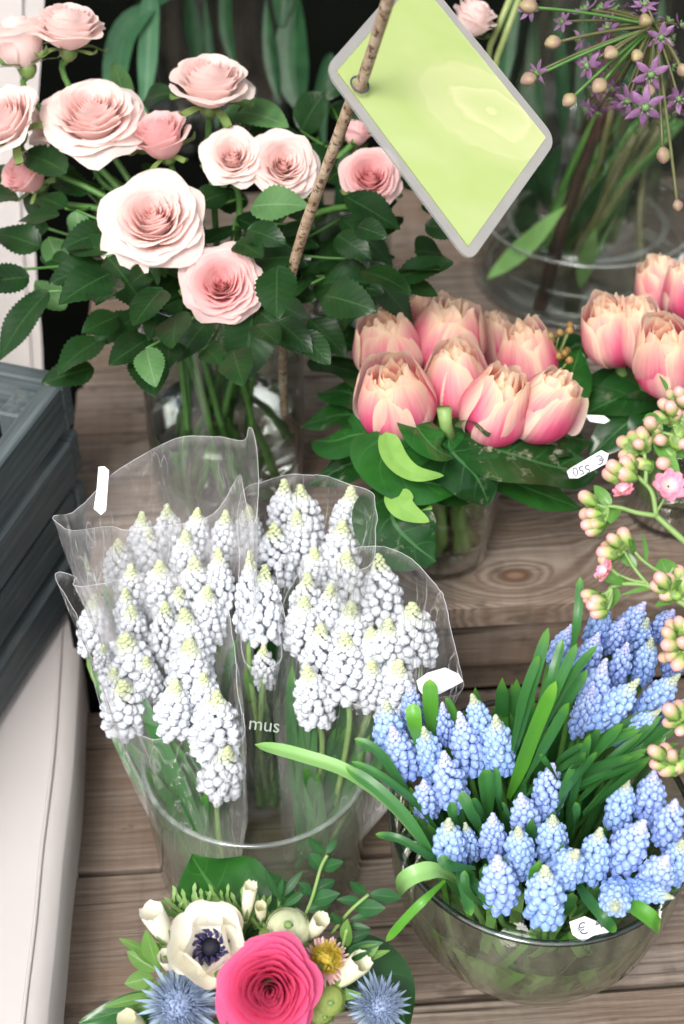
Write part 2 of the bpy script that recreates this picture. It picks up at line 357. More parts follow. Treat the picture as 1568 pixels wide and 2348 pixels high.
def sign_mats():
    m = N('sign_print'); t, s = m.uv(); pos = m.n('TexCoord').outputs['UV']
    c = m.mix(m.noise(pos, 3.0, 2), (.38, .50, .14), (.50, .58, .28))
    # a washed-out flower printed on the card: soft swirls round a point
    dx = m.math('SUBTRACT', t, .50); dy = m.math('SUBTRACT', s, .50)
    rr = m.math('SQRT', m.math('ADD', m.math('MULTIPLY', dx, dx), m.math('MULTIPLY', dy, dy)))
    w2 = m.math('ADD', rr, m.math('MULTIPLY', m.noise(pos, 4, 2), .22))
    sw = m.ramp(m.math('FRACT', m.math('MULTIPLY', w2, 7)), [(0, 0.0), (.6, .35), (.9, 1.0), (1, 0.0)])
    msk = m.ramp(rr, [(.22, .75), (.42, 0.0)])
    c = m.mix(m.math('MULTIPLY', msk, m.math('ADD', m.math('MULTIPLY', sw, .5), .4)), c, (.70, .68, .40))
    m.pbr(c, .35, None, .4, .25); M['sign_print'] = m.m
    m = N('laminate'); c = m.mix(m.noise(m.obj(), 40, 3), (.30, .29, .28), (.42, .41, .39))
    p = m.pbr(c, .25, None, .5, 0, finish=False); tr = m.n('BsdfTransparent'); mx = m.n('MixShader'); mx.inputs[0].default_value = .62
    m.set(mx.inputs[1], tr.outputs[0]); m.set(mx.inputs[2], p); m.set(m.out.inputs[0], mx.outputs[0]); M['laminate'] = m.m
sign_mats()
def bark():
    m = N('stick_bark'); pos = m.obj()
    c = m.mix(m.ramp(m.noise(pos, 120, 4, .6), [(.3, 0.0), (.6, 1.0)]), (.26, .16, .09), (.50, .39, .28))
    c = m.mix(m.ramp(m.noise(pos, 330, 3, .6), [(.55, 0.0), (.62, .85)]), c, (.06, .03, .015))
    m.pbr(c, .7, m.bump(m.noise(pos, 300, 3), .4, .001), .25); M['bark'] = m.m
bark()
M['black_stick'] = simple('black_stick', (.02, .012, .01), .4, var=(.05, .03, .02), vs=60)
M['paper'] = simple('paper', (.78, .78, .83), .5, .3)
M['ink'] = simple('ink', (.06, .06, .08), .6)
M['faint_ink'] = simple('faint_ink', (.20, .24, .20), .5)
M['white_ink'] = simple('white_ink', (.75, .77, .75), .5)
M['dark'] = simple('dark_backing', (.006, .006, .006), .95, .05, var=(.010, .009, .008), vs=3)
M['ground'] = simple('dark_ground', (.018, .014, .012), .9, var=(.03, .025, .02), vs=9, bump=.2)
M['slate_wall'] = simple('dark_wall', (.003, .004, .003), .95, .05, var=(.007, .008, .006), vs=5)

# ------------------------------------------------------------------ mesh builder
class MB:
    def __init__(self): self.v = []; self.f = []; self.uv = []; self.c = []
    def grid(self, fn, nu, nv, col=(0, 0, 0), closed=False):
        b = len(self.v)
        for i in range(nu + 1):
            u = i / nu
            for j in range(nv + (0 if closed else 1)):
                v = -1 + 2 * j / nv
                self.v.append(tuple(fn(u, v))); self.uv.append((u, (v + 1) / 2)); self.c.append(col)
        w_ = nv if closed else nv + 1
        for i in range(nu):
            for j in range(nv):
                j2 = (j + 1) % w_ if closed else j + 1
                self.f.append((b + i * w_ + j, b + i * w_ + j2, b + (i + 1) * w_ + j2, b + (i + 1) * w_ + j))
    def tube(self, pts, rad, seg=7, col=(0, 0, 0), caps=True):
        b = len(self.v); n = len(pts); prev = None
        for i, p in enumerate(pts):
            t = (pts[min(i + 1, n - 1)] - pts[max(i - 1, 0)]).normalized()
            if prev is None:
                a = t.orthogonal().normalized()
            else:
                a = prev - t * prev.dot(t)
                a = a.normalized() if a.length > 1e-6 else t.orthogonal().normalized()
            prev = a; c = t.cross(a); r = rad[i] if isinstance(rad, (list, tuple)) else rad
            for k in range(seg):
                an = 2 * pi * k / seg
                self.v.append(tuple(p + a * (cos(an) * r) + c * (sin(an) * r))); self.uv.append((i / (n - 1), k / seg)); self.c.append(col)
        for i in range(n - 1):
            for k in range(seg):
                k2 = (k + 1) % seg
                self.f.append((b + i * seg + k, b + i * seg + k2, b + (i + 1) * seg + k2, b + (i + 1) * seg + k))
        if caps:
            self.f.append(tuple(b + k for k in reversed(range(seg)))); self.f.append(tuple(b + (n - 1) * seg + k for k in range(seg)))
    def lathe(self, prof, seg=40, mat=None, col=(0, 0, 0), wob=None):
        b = len(self.v); mat = mat or Matrix(); n = len(prof)
        for i, (r, z) in enumerate(prof):
            for k in range(seg):
                an = 2 * pi * k / seg; rr = r * (wob(an, z) if wob else 1)
                self.v.append(tuple(mat @ V((rr * cos(an), rr * sin(an), z)))); self.uv.append((i / (n - 1), k / seg)); self.c.append(col)
        for i in range(n - 1):
            for k in range(seg):
                k2 = (k + 1) % seg
                self.f.append((b + i * seg + k, b + i * seg + k2, b + (i + 1) * seg + k2, b + (i + 1) * seg + k))
    def box(self, x0, x1, y0, y1, z0, z1, ch=.002, col=(0, 0, 0)):
        # chamfered box
        b = len(self.v)
        xs, ys, zs = (x0, x1), (y0, y1), (z0, z1); sg = (1, -1); idx = {}
        for i in (0, 1):
            for j in (0, 1):
                for k in (0, 1):
                    p = (xs[i], ys[j], zs[k]); s3 = (sg[i], sg[j], sg[k])
                    for a in range(3):
                        q = [p[m_] + (0 if m_ == a else ch * s3[m_]) for m_ in range(3)]
                        idx[i, j, k, a] = len(self.v); self.v.append(tuple(q)); self.uv.append((q[0], q[1])); self.c.append(col)
        def F_(*a): self.f.append(tuple(a))
        for i in (0, 1):
            q = [idx[i, 0, 0, 0], idx[i, 1, 0, 0], idx[i, 1, 1, 0], idx[i, 0, 1, 0]]; F_(*(q if i else q[::-1]))
            q = [idx[0, i, 0, 1], idx[0, i, 1, 1], idx[1, i, 1, 1], idx[1, i, 0, 1]]; F_(*(q if i else q[::-1]))
            q = [idx[0, 0, i, 2], idx[1, 0, i, 2], idx[1, 1, i, 2], idx[0, 1, i, 2]]; F_(*(q if i else q[::-1]))
        for i in (0, 1):
            for j in (0, 1):
                for (A, B, e) in (((i, j, 0), (i, j, 1), (0, 1)), ((i, 0, j), (i, 1, j), (0, 2)), ((0, i, j), (1, i, j), (1, 2))):
                    q = [idx[A + (e[0],)], idx[B + (e[0],)], idx[B + (e[1],)], idx[A + (e[1],)]]; F_(*q)
        for i in (0, 1):
            for j in (0, 1):
                for k in (0, 1): F_(idx[i, j, k, 0], idx[i, j, k, 1], idx[i, j, k, 2])
    def poly(self, pts, col=(0, 0, 0)):
        b = len(self.v)
        for p in pts: self.v.append(tuple(p)); self.uv.append((p[0], p[1])); self.c.append(col)
        self.f.append(tuple(range(b, b + len(pts))))
    def mesh(self, name, mat, smooth=True, fix=False):
        me = bpy.data.meshes.new(name); me.from_pydata(self.v, [], self.f)
        uvl = me.uv_layers.new(name='UVMap'); ca = me.color_attributes.new('cv', 'FLOAT_COLOR', 'POINT')
        li = [0] * len(me.loops); me.loops.foreach_get('vertex_index', li)
        flat = []
        for i in li: flat.extend(self.uv[i])
        uvl.data.foreach_set('uv', flat)
        cf = []
        for c in self.c: cf.extend((c[0], c[1], c[2], 1))
        ca.data.foreach_set('color', cf)
        if smooth: me.polygons.foreach_set('use_smooth', [True] * len(me.polygons))
        me.materials.append(M[mat] if isinstance(mat, str) else mat); me.validate(); me.update()
        if fix:
            import bmesh
            bm = bmesh.new(); bm.from_mesh(me); bmesh.ops.recalc_face_normals(bm, faces=bm.faces); bm.to_mesh(me); bm.free()
        return me
    def build(self, name, mat, parent=None, smooth=True, fix=False):
        return link(name, self.mesh(name, mat, smooth, fix), parent)
def link(name, me, parent=None, mw=None):
    o = bpy.data.objects.new(name, me); COL.objects.link(o)
    mw = mw or Matrix()
    if parent is not None:
        o.parent = parent; base = Matrix.Translation(-root_loc(parent)); o.matrix_local = base @ mw
    else: o.matrix_local = mw
    return o
ROOTLOC = {}
def root_loc(p):            # world offset a child in world coordinates must take off
    return ROOTLOC.get(p.name, V((0, 0, 0)))
def thing(name, label, cat, loc, group=None):
    o = bpy.data.objects.new(name, None); COL.objects.link(o); o.location = loc; ROOTLOC[o.name] = V(loc)
    o.empty_display_size = .01
    o['label'] = label; o['category'] = cat
    if group: o['group'] = group
    return o
def tag(o, label, cat, group=None, kind=None):
    if label: o['label'] = label
    if cat: o['category'] = cat
    if group: o['group'] = group
    if kind: o['kind'] = kind
    return o
def bez(p0, p1, p2, n=10):
    return [p0 * (1 - t) ** 2 + p1 * (2 * t * (1 - t)) + p2 * t * t for t in [i / n for i in range(n + 1)]]
def catm(P, n=8):
    P = [P[0] * 2 - P[1]] + list(P) + [P[-1] * 2 - P[-2]]; out = []
    for i in range(1, len(P) - 2):
        for k in range(n):
            t = k / n
            out.append(.5 * ((2 * P[i]) + (P[i + 1] - P[i - 1]) * t + (2 * P[i - 1] - 5 * P[i] + 4 * P[i + 1] - P[i + 2]) * t * t + (3 * P[i] - P[i - 1] - 3 * P[i + 1] + P[i + 2]) * t ** 3))
    out.append(P[-2]); return out
def frame(zaxis, loc=V((0, 0, 0)), s=1.0, roll=0.0, sz=None):
    q = V(zaxis).normalized().to_track_quat('Z', 'Y').to_matrix().to_4x4()
    return Matrix.Translation(loc) @ q @ Matrix.Rotation(roll, 4, 'Z') @ Matrix.Diagonal((s, s, sz if sz else s, 1))

# ---- leaves
def prof_ovate(u): return (sin(pi * u ** .75)) ** .8 if 0 < u < 1 else 0
def prof_lance(u): return sin(pi * u ** .9) ** .9 if 0 < u < 1 else 0
def prof_strap(u): return (min(1, .35 + u * 1.6)) * (1 - max(0, (u - .8) / .2) ** 2.2) ** .6 if u < 1 else 0
def prof_broad(u): return (sin(pi * u ** .6)) ** .62 * (1 - .25 * u) if 0 < u < 1 else 0
def leaf(mb, base, tip, width, nrm=None, bow=0.1, fold=.15, prof=prof_ovate, serr=0, wave=0, nu=14, nv=6, seed=0, ctrl=None, curl=0, twist=0, spine=None):
    rr = random.Random(seed); L = (tip - base).length
    nrm = V(nrm) if nrm is not None else (camvec(0, .6, .8))
    nrm = nrm.normalized()
    if spine is None:
        c = ctrl if ctrl is not None else (base + tip) / 2 + nrm * (bow * L * 2)
        spine = bez(base, c, tip, nu)
    else:
        raw = catm(spine, 6); n_ = len(raw) - 1
        spine = [raw[min(n_, int(i / nu * n_))].lerp(raw[min(n_, int(i / nu * n_) + 1)], (i / nu * n_) % 1) for i in range(nu + 1)]
    if serr: nu_ = serr * 2
    else: nu_ = nu
    ph = rr.random() * 6; col = (rr.random(), rr.random(), 0)
    def fn(u, v):
        x = u * nu; i = min(int(x), nu - 1); p = spine[i].lerp(spine[i + 1], x - i)
        t = (spine[min(i + 1, nu)] - spine[max(i - 1, 0)]).normalized() if i > 0 else (spine[1] - spine[0]).normalized()
        s = t.cross(nrm); s = s.normalized() if s.length > 1e-5 else t.orthogonal(); n = s.cross(t)
        if twist: s = Quaternion(t, twist * u) @ s; n = s.cross(t)
        w_ = prof(u) * width / 2
        if serr and abs(v) > .9: w_ *= 1.0 + (.07 if int(round(u * serr * 2)) % 2 else -.05)
        q = p + s * (v * w_) + n * (abs(v) * w_ * fold - (v * v) * w_ * curl)
        if wave: q += n * (wave * width * sin(u * 9 + ph + v * 1.5) * v * v)
        return q
    mb.grid(fn, nu_, nv, col)
    return spine
# ------------------------------------------------------------------ flowers
def smooth(a, b, x):
    x = max(0, min(1, (x - a) / (b - a))); return x * x * (3 - 2 * x)
def rose_mb(seed, n=30, openness=1.0, ruffle=.035, bud=0.0):
    """unit rose: radius about 1, faces +z"""
    rr = random.Random(seed); mb = MB(); th = rr.random() * 6
    for i in range(n):
        f = i / (n - 1); th += 2.399 + rr.uniform(-.3, .3)
        Ri = (.018 + .96 * f ** (1.02)) * (1 - .45 * bud * f)
        o = openness * f
        Zi = .46 + .02 * sin(pi * min(1, f * 1.25)) + .05 * rr.random() - .62 * openness * f ** 3.2 + bud * .30 * (1 - f * .3)
        if f > .75: Zi += rr.uniform(-.10, .07)
        zb = -.55 - .25 * bud; rb = .04 + .10 * f
        dl = radians(112 - 58 * f ** .7); ph = rr.random() * 6; a1 = rr.uniform(.7, 1.3); lean = rr.uniform(.03, .09) * rr.choice((-1, 1))
        tipk = rr.uniform(.0, .05) if f > .55 else .0
        P1r = Ri * (1.02 - .1 * bud) if f < .6 else Ri * (.92); P1z = zb + .25
        lip = .05 + .17 * f ** 1.2
        col = (rr.random(), f, 0)
        def fn(u, v):
            e = 1 - .13 * abs(v) ** 4 + tipk * exp(-(v / .16) ** 2) ; U = u * e
            a = th + v * dl * (.45 + .55 * min(1, u * 1.6))
            q1 = (1 - U); r = rb * q1 * q1 + P1r * 2 * U * q1 + Ri * U * U; z = zb * q1 * q1 + P1z * 2 * U * q1 + Zi * U * U
            k = max(0, (U - .66) / .34)
            r += lip * k * k; z -= lip * .85 * k ** 2.2 * (.5 + .7 * f)
            r *= 1 + lean * v
            am = ruffle * (.3 + f) * U ** 3
            r += am * sin(v * 5 * a1 + ph); z += am * .9 * cos(v * 6.3 * a1 + ph * 2)
            return (r * cos(a), r * sin(a), z)
        mb.grid(fn, 9, 12, col)
    return mb
ROSE = {}
def rose_mesh(kind, seed, matk):
    key = (kind, seed, matk)
    if key not in ROSE:
        pr = {'open': (42, .80, .055, 0), 'half': (32, .66, .035, .22), 'cup': (22, .45, .03, .55), 'big': (40, .74, .045, .08)}[kind]
        ROSE[key] = rose_mb(seed, *pr[:3], bud=pr[3]).mesh('bloom', matk)
    return ROSE[key]
def calyx_mb(mw, r, seed, n=5, reflex=.5):
    mb = MB(); rr = random.Random(seed)
    mb.lathe([(.0, -.95), (.10, -.93), (.22, -.80), (.26, -.66), (.20, -.52), (.05, -.45)], 12, mw)
    for i in range(n):
        a = i * 2 * pi / n + rr.random() * .5; d = V((cos(a), sin(a), 0))
        k = reflex * rr.uniform(.5, 1.4)
        sp = [mw @ (d * .15 + V((0, 0, -.6))), mw @ (d * (.55 + .1 * k) + V((0, 0, -.50 - .1 * k))), mw @ (d * (.85 + .25 * k) + V((0, 0, -.25 - .75 * k))), mw @ (d * (.95 + .3 * k) + V((0, 0, .05 - 1.0 * k)))]
        leaf(mb, sp[0], sp[-1], .42 * r, nrm=(mw.to_3x3() @ V((0, 0, 1))), prof=lambda u: (1 - u) ** .7 * (.4 + 1.2 * u) if u > 0 else .4, spine=sp, nu=8, nv=2, fold=.2, seed=seed + i)
    return mb

def tulip_mb(seed, nout=3, nin=3, frill=5, op=.0, H=1.35):
    """unit tulip: belly radius 1, base at 0, height H*2"""
    rr = random.Random(seed); mb = MB(); th0 = rr.random() * 6
    lay = [(0, nout, 1.0, .92, 64, 0.0), (1, nin, .94, .96, 60, .08), (2, frill, .82, .98, 60, .30), (2, 4, .58, .99, 66, .45), (2, 3, .34, .98, 90, .55)]
    for (L, n, rs, hs, dl, g) in lay:
        for i in range(n):
            a0 = th0 + (i + L * .5) * 2 * pi / n + rr.uniform(-.2, .2); hh = 2 * H * hs * rr.uniform(.92, 1.06); d = radians(dl)
            o = op * rr.uniform(.6, 1.3) if L < 2 else op * .5; ph = rr.random() * 6; cl = rr.uniform(.26, .42) if L < 2 else rr.uniform(.36, .55)
            k2 = rr.uniform(-.04, .04); notch = rr.uniform(0, .03)
            col = (rr.random(), min(1, g + rr.random() * .15), 0)
            def fn(u, v):
                U = u * (1 - .09 * abs(v) ** 2.5 - (notch * exp(-(v / .12) ** 2) if L == 2 else 0))
                prof = (sin(pi / 2 * min(1, .10 + U * 1.9)) ** .7) * (1 - cl * smooth(.42, 1.0, U) ** 1.2) * (1 - .10 * max(0, U - .85) / .15)
                r = rs * prof * (1 + o * U * U * 1.4)
                wd = d * (1.0 if U < .6 else (1 - ((U - .6) / .4) ** 4.0 * .50)) * (.55 + .45 * min(1, U * 4))
                a = a0 + v * wd
                r *= 1 + .05 * v * (1 if L != 1 else -1) - .05 * exp(-(v / .10) ** 2) * U
                z = U * hh; am = (.04 if L < 2 else .05) * U ** 3
                r += am * sin(v * 5 + ph); z += am * 1.4 * cos(v * 4 + ph) - .04 * v * v * hh * U
                return (r * cos(a) + k2, r * sin(a), z)
            mb.grid(fn, 14, 12, col)
    return mb
TUL = [tulip_mb(40 + i, op=[.0, .04, .0, .14][i]).mesh('petals', 'tulip') for i in range(4)]

def muscari_mb(seed, matk, n=72, loose=0.0, droop=1.0, bs=1.0, pk=.55, lk=1.42, wk=.70):
    """unit grape hyacinth head: length 1 (base z=0, tip z=1), widest radius .32"""
    rr = random.Random(seed); mb = MB(); ang = rr.random() * 6; gp_ = rr.uniform(1.25, 1.7)
    mb.tube([V((0, 0, -.05)), V((0, 0, .5)), V((0, 0, .96))], [.035, .035, .02], 6, (0.5, .5, 0))
    for k in range(n):
        h = (k / n) ** 1.0; hz = .04 + .93 * h ** .92; ang += 2.39996 + rr.uniform(-.12, .12)
        sz = bs * .126 * (1 - .58 * smooth(.40, 1.0, h)) * rr.uniform(.90, 1.10)
        Rr = (.215 * (1 - h ** gp_) + .014) * (1.0 if h > .12 else .86) * rr.uniform(.92, 1.08)
        tilt = radians(-44 + 121 * h ** 1.25) * droop + rr.uniform(-.16, .16)
        if loose and h < .25: tilt -= .35; Rr *= 1.1
        d = V((cos(ang) * cos(tilt), sin(ang) * cos(tilt), sin(tilt)))
        p = V((cos(ang) * Rr * pk, sin(ang) * Rr * pk, hz + .02))
        mw = frame(d, p, sz, rr.random() * 6)
        young = smooth(.62, .82, h)
        ln = lk * (1 - .22 * young); wd = wk
        prof = [(.0, -.1), (.28 * wd / .6, .02), (.50, .28), (wd, .72), (wd * .97, 1.02), (wd * .70, 1.36), (.34, 1.52), (.42, 1.62), (.20, 1.60), (0, 1.45)]
        if h > .66: prof = [(.0, -.1), (.36, .05), (.62, .4), (.68, .8), (.56, 1.15), (.28, 1.35), (0, 1.40)]
        prof = [(a_, z_ * ln / 1.6) for a_, z_ in prof]
        mb.lathe(prof, 8, mw, (rr.random(), h, 0))
        if Rr > .1: mb.tube([V((0, 0, hz)), p], .009, 4, (.5, .6, 0), caps=False)
    return mb
MB_BLUE = [muscari_mb(100 + i, None, [76, 84, 70, 78][i], i == 3, 1.0, .90).mesh('flower_head', 'musc_blue') for i in range(4)]
MB_LIL = [muscari_mb(120 + i, None, 68, 0, 1.0, .90).mesh('flower_head', 'musc_lilac') for i in range(2)]
MB_WHITE = [muscari_mb(140 + i, None, [82, 76, 88, 80][i], i > 1, .95, .94, .74, 1.2, .64).mesh('flower_head', 'musc_white') for i in range(4)]

def petal_fan(mb, mw, n, length, width, tilt, jit=.1, nu=6, nv=4, curl=.3, cup=.3, seed=0, r0=.05, pointed=False, z0=0, g=0):
    rr = random.Random(seed)
    for i in range(n):
        a = 2 * pi * i / n + rr.uniform(-jit, jit) * 2 * pi / n; ti = tilt + rr.uniform(-jit, jit) * .6; Ls = length * rr.uniform(.93, 1.06); col = (rr.random(), g, 0)
        ca, sa = cos(a), sin(a); ph = rr.random() * 6
        def fn(u, v):
            w_ = width / 2 * ((sin(pi * (u * .82 + .12)) ** .7) if not pointed else (sin(pi * min(1, u * .9 + .1)) ** .9))
            t_ = ti + curl * u * u
            r = r0 + Ls * u * cos(t_) ; z = z0 + Ls * u * sin(t_) + cup * width * v * v * (.3 + u) * .5 + .03 * width * sin(v * 5 + ph)
            y = v * w_
            return mw @ V((r * ca - y * sa, r * sa + y * ca, z))
        mb.grid(fn, nu, nv, col)

def ordinal(i):
    W = ['first', 'second', 'third', 'fourth', 'fifth', 'sixth', 'seventh', 'eighth', 'ninth', 'tenth', 'eleventh', 'twelfth', 'thirteenth', 'fourteenth', 'fifteenth', 'sixteenth', 'seventeenth', 'eighteenth', 'nineteenth', 'twentieth']
    return W[i] if i < 20 else 'twenty-' + W[i - 20]
def rank_labels(items, tmpl, tmin=None):
    """items: list of x pixels -> a label per item by its left-to-right rank"""
    order = sorted(range(len(items)), key=lambda i: items[i]); out = [None] * len(items); n = len(items)
    for k, i in enumerate(order):
        p = 'leftmost' if k == 0 else ('rightmost' if k == n - 1 else ordinal(k) + ' from the left')
        out[i] = tmpl.format(p)
    return out
# ------------------------------------------------------------------ the setting: stepped display shelf
ZU = 0.115                                        # upper step
g1, g2 = Z(165, 2007, 0), Z(860, 1962, 0)
YAW = math.atan2(g2.y - g1.y, g2.x - g1.x)
ex = V((cos(YAW), sin(YAW), 0)); ey = V((-sin(YAW), cos(YAW), 0))
def sh(p): return V((p.dot(ex), p.dot(ey), p.z))          # world -> shelf frame
def ush(x, y, z=0): return ex * x + ey * y + V((0, 0, z))
ground = MB(); ground.poly([V((-6, -4, -.45)), V((6, -4, -.45)), V((6, 8, -.45)), V((-6, 8, -.45))]); tag(ground.build('ground', 'ground', smooth=False), None, None, kind='structure')
stand = thing('display_shelf', 'weathered grey-brown wooden stepped shelf the vases stand on', 'shelf', ush(sh(Z(784, 1500, 0)).x, sh(Z(784, 1500, 0)).y, 0))
def plank(x0, x1, y0, y1, ztop, th=.026, mat='wood', name='plank', knot=None):
    mb = MB(); L = (x1 - x0); Wd = (y1 - y0)
    mb.box(-L / 2, L / 2, -Wd / 2, Wd / 2, -th, 0, .0025)
    me = mb.mesh(name, mat, smooth=False, fix=True)
    o = link(name, me, stand, Matrix.Translation(ush((x0 + x1) / 2, (y0 + y1) / 2, ztop)) @ Matrix.Rotation(YAW, 4, 'Z'))
    return o
gA = sh(Z(165, 2007, 0)).y; gB = sh(Z(1250, 2278, 0)).y; gap = .0035
backL = sh(Z(250, 1712, 0)).y + .004
x_left = lambda py, px, z: sh(Z(px, py, z)).x
xr = 0.75
plank(x_left(1850, 171, 0), xr, gA + gap, backL + .03, 0)
plank(x_left(2150, 149, 0), xr, gB + gap, gA, 0)
plank(x_left(2340, 134, 0), xr, gB - (gA - gB), gB, 0)
plank(x_left(2340, 134, 0), xr, gB - 2 * (gA - gB), gB - (gA - gB) - gap, 0)
uE = sh(Z(1200, 1382, ZU)).y; uG = sh(Z(380, 1167, ZU)).y; uG2 = sh(Z(990, 604, ZU)).y
print('shelf', YAW, gA, gB, backL, uE, uG, uG2)
xl = x_left(1150, 158, ZU); xl2 = x_left(800, 185, ZU)
# the knotted front plank gets its own material so that the knot sits where it shows
k = sh(Z(1180, 1315, ZU)); midx, midy = (x_left(1385, 198, ZU) + xr) / 2, (uE + uG) / 2
M['wood_knot'] = wood('knotted_wood', (.175, .138, .112), (.33, .28, .235), (.085, .064, .050), knot=(k.x - midx, k.y - midy))
xf = x_left(1385, 198, ZU)
plank(xf, xr, uE, uG - gap, ZU, .022, 'wood_knot')
st = (uG2 - uG); n_b = max(1, round(st / .19)); 
for i in range(n_b):
    plank(xl2 + (.004 if i % 2 else 0), xr, uG + st * i / n_b, uG + st * (i + 1) / n_b - gap, ZU, .022)
plank(xl2, xr, uG2, sh(Z(990, 425, ZU)).y, ZU, .022)
# riser boards under the front edge
def riser(z0, z1, off, name='riser_board'):
    mb = MB(); L = xr - xf; mb.box(-L / 2, L / 2, 0, .018, z0, z1, .002)
    link(name, mb.mesh(name, 'wood_riser', smooth=False, fix=True), stand, Matrix.Translation(ush((xf + xr) / 2, uE + off, 0)) @ Matrix.Rotation(YAW, 4, 'Z'))
riser(.050, ZU - .0255, .006)
riser(.0015, .046, .030)
mb = MB(); mb.box(-(xr - xl) / 2, (xr - xl) / 2, 0, .01, -.2, ZU - .024, .001)
link('back_board', mb.mesh('back_board', 'dark', smooth=False, fix=True), stand, Matrix.Translation(ush((xl + xr) / 2, uE + .045, 0)) @ Matrix.Rotation(YAW, 4, 'Z'))
# dark stall interior behind
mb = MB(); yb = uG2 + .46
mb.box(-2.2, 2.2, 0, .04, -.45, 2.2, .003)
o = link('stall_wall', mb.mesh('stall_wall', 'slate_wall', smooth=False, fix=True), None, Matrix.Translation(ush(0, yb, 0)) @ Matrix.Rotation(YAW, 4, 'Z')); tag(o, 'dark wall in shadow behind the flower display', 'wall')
mb = MB(); mb.box(-1.6, 1.8, -.55, .0, 1.12, 1.15, .003)  # unseen board, added to keep skylight off the background leaves
o = link('added_shade_board', mb.mesh('added_shade_board', 'dark', smooth=False, fix=True), None, Matrix.Translation(ush(0, yb, 0)) @ Matrix.Rotation(YAW, 4, 'Z')); tag(o, 'unseen dark board added overhead to shade the back of the stall', 'light_blocker')

# ------------------------------------------------------------------ canvas covers
def cloth_sheet(name, edge, zt, drop, label, xleft, nrows=60, flute=.004):
    """a covered table: the right edge follows the pixel list edge (on plane zt), then the cloth falls by drop"""
    P = catm([Z(x, y, zt) for x, y in edge], 10); n = len(P)
    mb = MB(); rr = random.Random(3); ncol = 30
    def fn(u, v):
        x = u * (n - 1); i = min(int(x), n - 2); p = P[i].lerp(P[i + 1], x - i); s = (v + 1) / 2
        wob = noise.noise(V((p.y * 14, s * 3, 0))) * .003
        if s < .72:
            q = p.copy(); q.x = xleft + (p.x - xleft) * (s / .72); q.z = zt + wob * .7 * (1 - s) + .0012 * exp(-((s - .66) / .02) ** 2) + .002 * noise.noise(V((q.x * 16, q.y * 5, 2)))
        else:
            k = (s - .72) / .28; a = min(1, k * 5); q = p.copy()
            q.x += .004 * sin(a * pi / 2) - k * .012 + flute * .6 * sin(p.y * 35 + k) * k; q.z = zt - .006 * (1 - cos(a * pi / 2)) - drop * max(0, k - .1)
        return q
    mb.grid(fn, nrows, ncol)
    # seam: a folded hem standing a little proud
    t = thing(name, label, 'cloth', P[0])
    mb.build('cover', 'canvas', t)
    hm = MB()
    hp = [V((p.x - .012, p.y, zt + .0012)) for p in P[::3]]
    hm.tube(hp, .0013, 6); hm.build('hem', 'canvas', t)
    return t
CZ = .05
cloth_sheet('canvas_table_cover', [(196, 1250), (184, 1390), (176, 1560), (164, 1750), (142, 1950), (128, 2120), (110, 2280), (96, 2420)], CZ, .42, 'off-white canvas table cover under the slate grey crate', -.62)
# canvas hanging at the far left, behind the crate and the roses
def drape(name, cols, label, zbot, ztop):
    mb = MB(); 
    P = catm(cols, 6); n = len(P) - 1
    def fn(u, v):
        x = (v + 1) / 2 * n; i = min(int(x), n - 1); p = P[i].lerp(P[i + 1], x - i)
        q = V((p.x, p.y, zbot + (ztop - zbot) * u)); q.y += .006 * sin(x * .9) + .010 * noise.noise(V((x * .3, u * 3, 5))); q.x += .008 * noise.noise(V((u * 4, 1, x * .2))) + .13 * u * u * ((v + 1) / 2) ** 4
        return q
    mb.grid(fn, 30, 40); t = thing(name, label, 'cloth', P[0]); mb.build('cover', 'canvas', t)
    hm = MB(); e = P[-1]; hm.tube([V(fn(i / 20, .93)) + V((0, -.001, 0)) for i in range(21)], .0012, 6); hm.build('hem', 'canvas', t); return t
e0 = Z(70, 868, CZ); e1 = Z(88, 640, .16)
yl = e0.y + .0
drape('canvas_curtain', [V((-.75, yl - .02, 0)), V((-.5, yl - .01, 0)), V((-.35, yl, 0)), V((e0.x + .008, yl + .0, 0))], 'off-white canvas hanging upright behind the crate and blush roses', .0, .62)

# ------------------------------------------------------------------ slate crate
c_top = None
c_base = Z(186, 1335, CZ); c_ht = .170
a1 = Z(0, 1091, CZ + c_ht) - Z(124, 928, CZ + c_ht); a1.z = 0; a1.normalize()       # along the long side, towards the viewer
cx_ = a1; cy_ = V((-a1.y, a1.x, 0));
if cy_.x > 0: cy_ = -cy_
ctop = Z(141, 905, CZ + c_ht)
crate = thing('wooden_crate', 'dark slate grey slatted wooden crate standing on the canvas cover', 'crate', V((ctop.x, ctop.y, CZ)))
# local frame: X along long side (to viewer), Y inwards (left), origin at the outer corner
CM = Matrix(((cx_.x, cy_.x, 0, ctop.x), (cx_.y, cy_.y, 0, ctop.y), (0, 0, 1, CZ + .004), (0, 0, 0, 1)))
def cpart(name, x0, x1, y0, y1, z0, z1):
    mb = MB(); mx, my, mz = (x0 + x1) / 2, (y0 + y1) / 2, (z0 + z1) / 2
    lx, ly, lz = (x1 - x0) / 2, (y1 - y0) / 2, (z1 - z0) / 2
    rot = Matrix.Identity(4)
    if ly > lx and ly > lz: rot = Matrix.Rotation(pi / 2, 4, 'Z'); lx, ly = ly, lx
    elif lz > lx and lz > ly: rot = Matrix.Rotation(pi / 2, 4, 'Y'); lx, lz = lz, lx
    mb.box(-lx, lx, -ly, ly, -lz, lz, .0015)
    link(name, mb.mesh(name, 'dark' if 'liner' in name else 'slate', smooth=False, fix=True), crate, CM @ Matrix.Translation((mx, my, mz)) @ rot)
CL, CW, T = .40, .30, .013; sh_ = .0345; gp = .0095
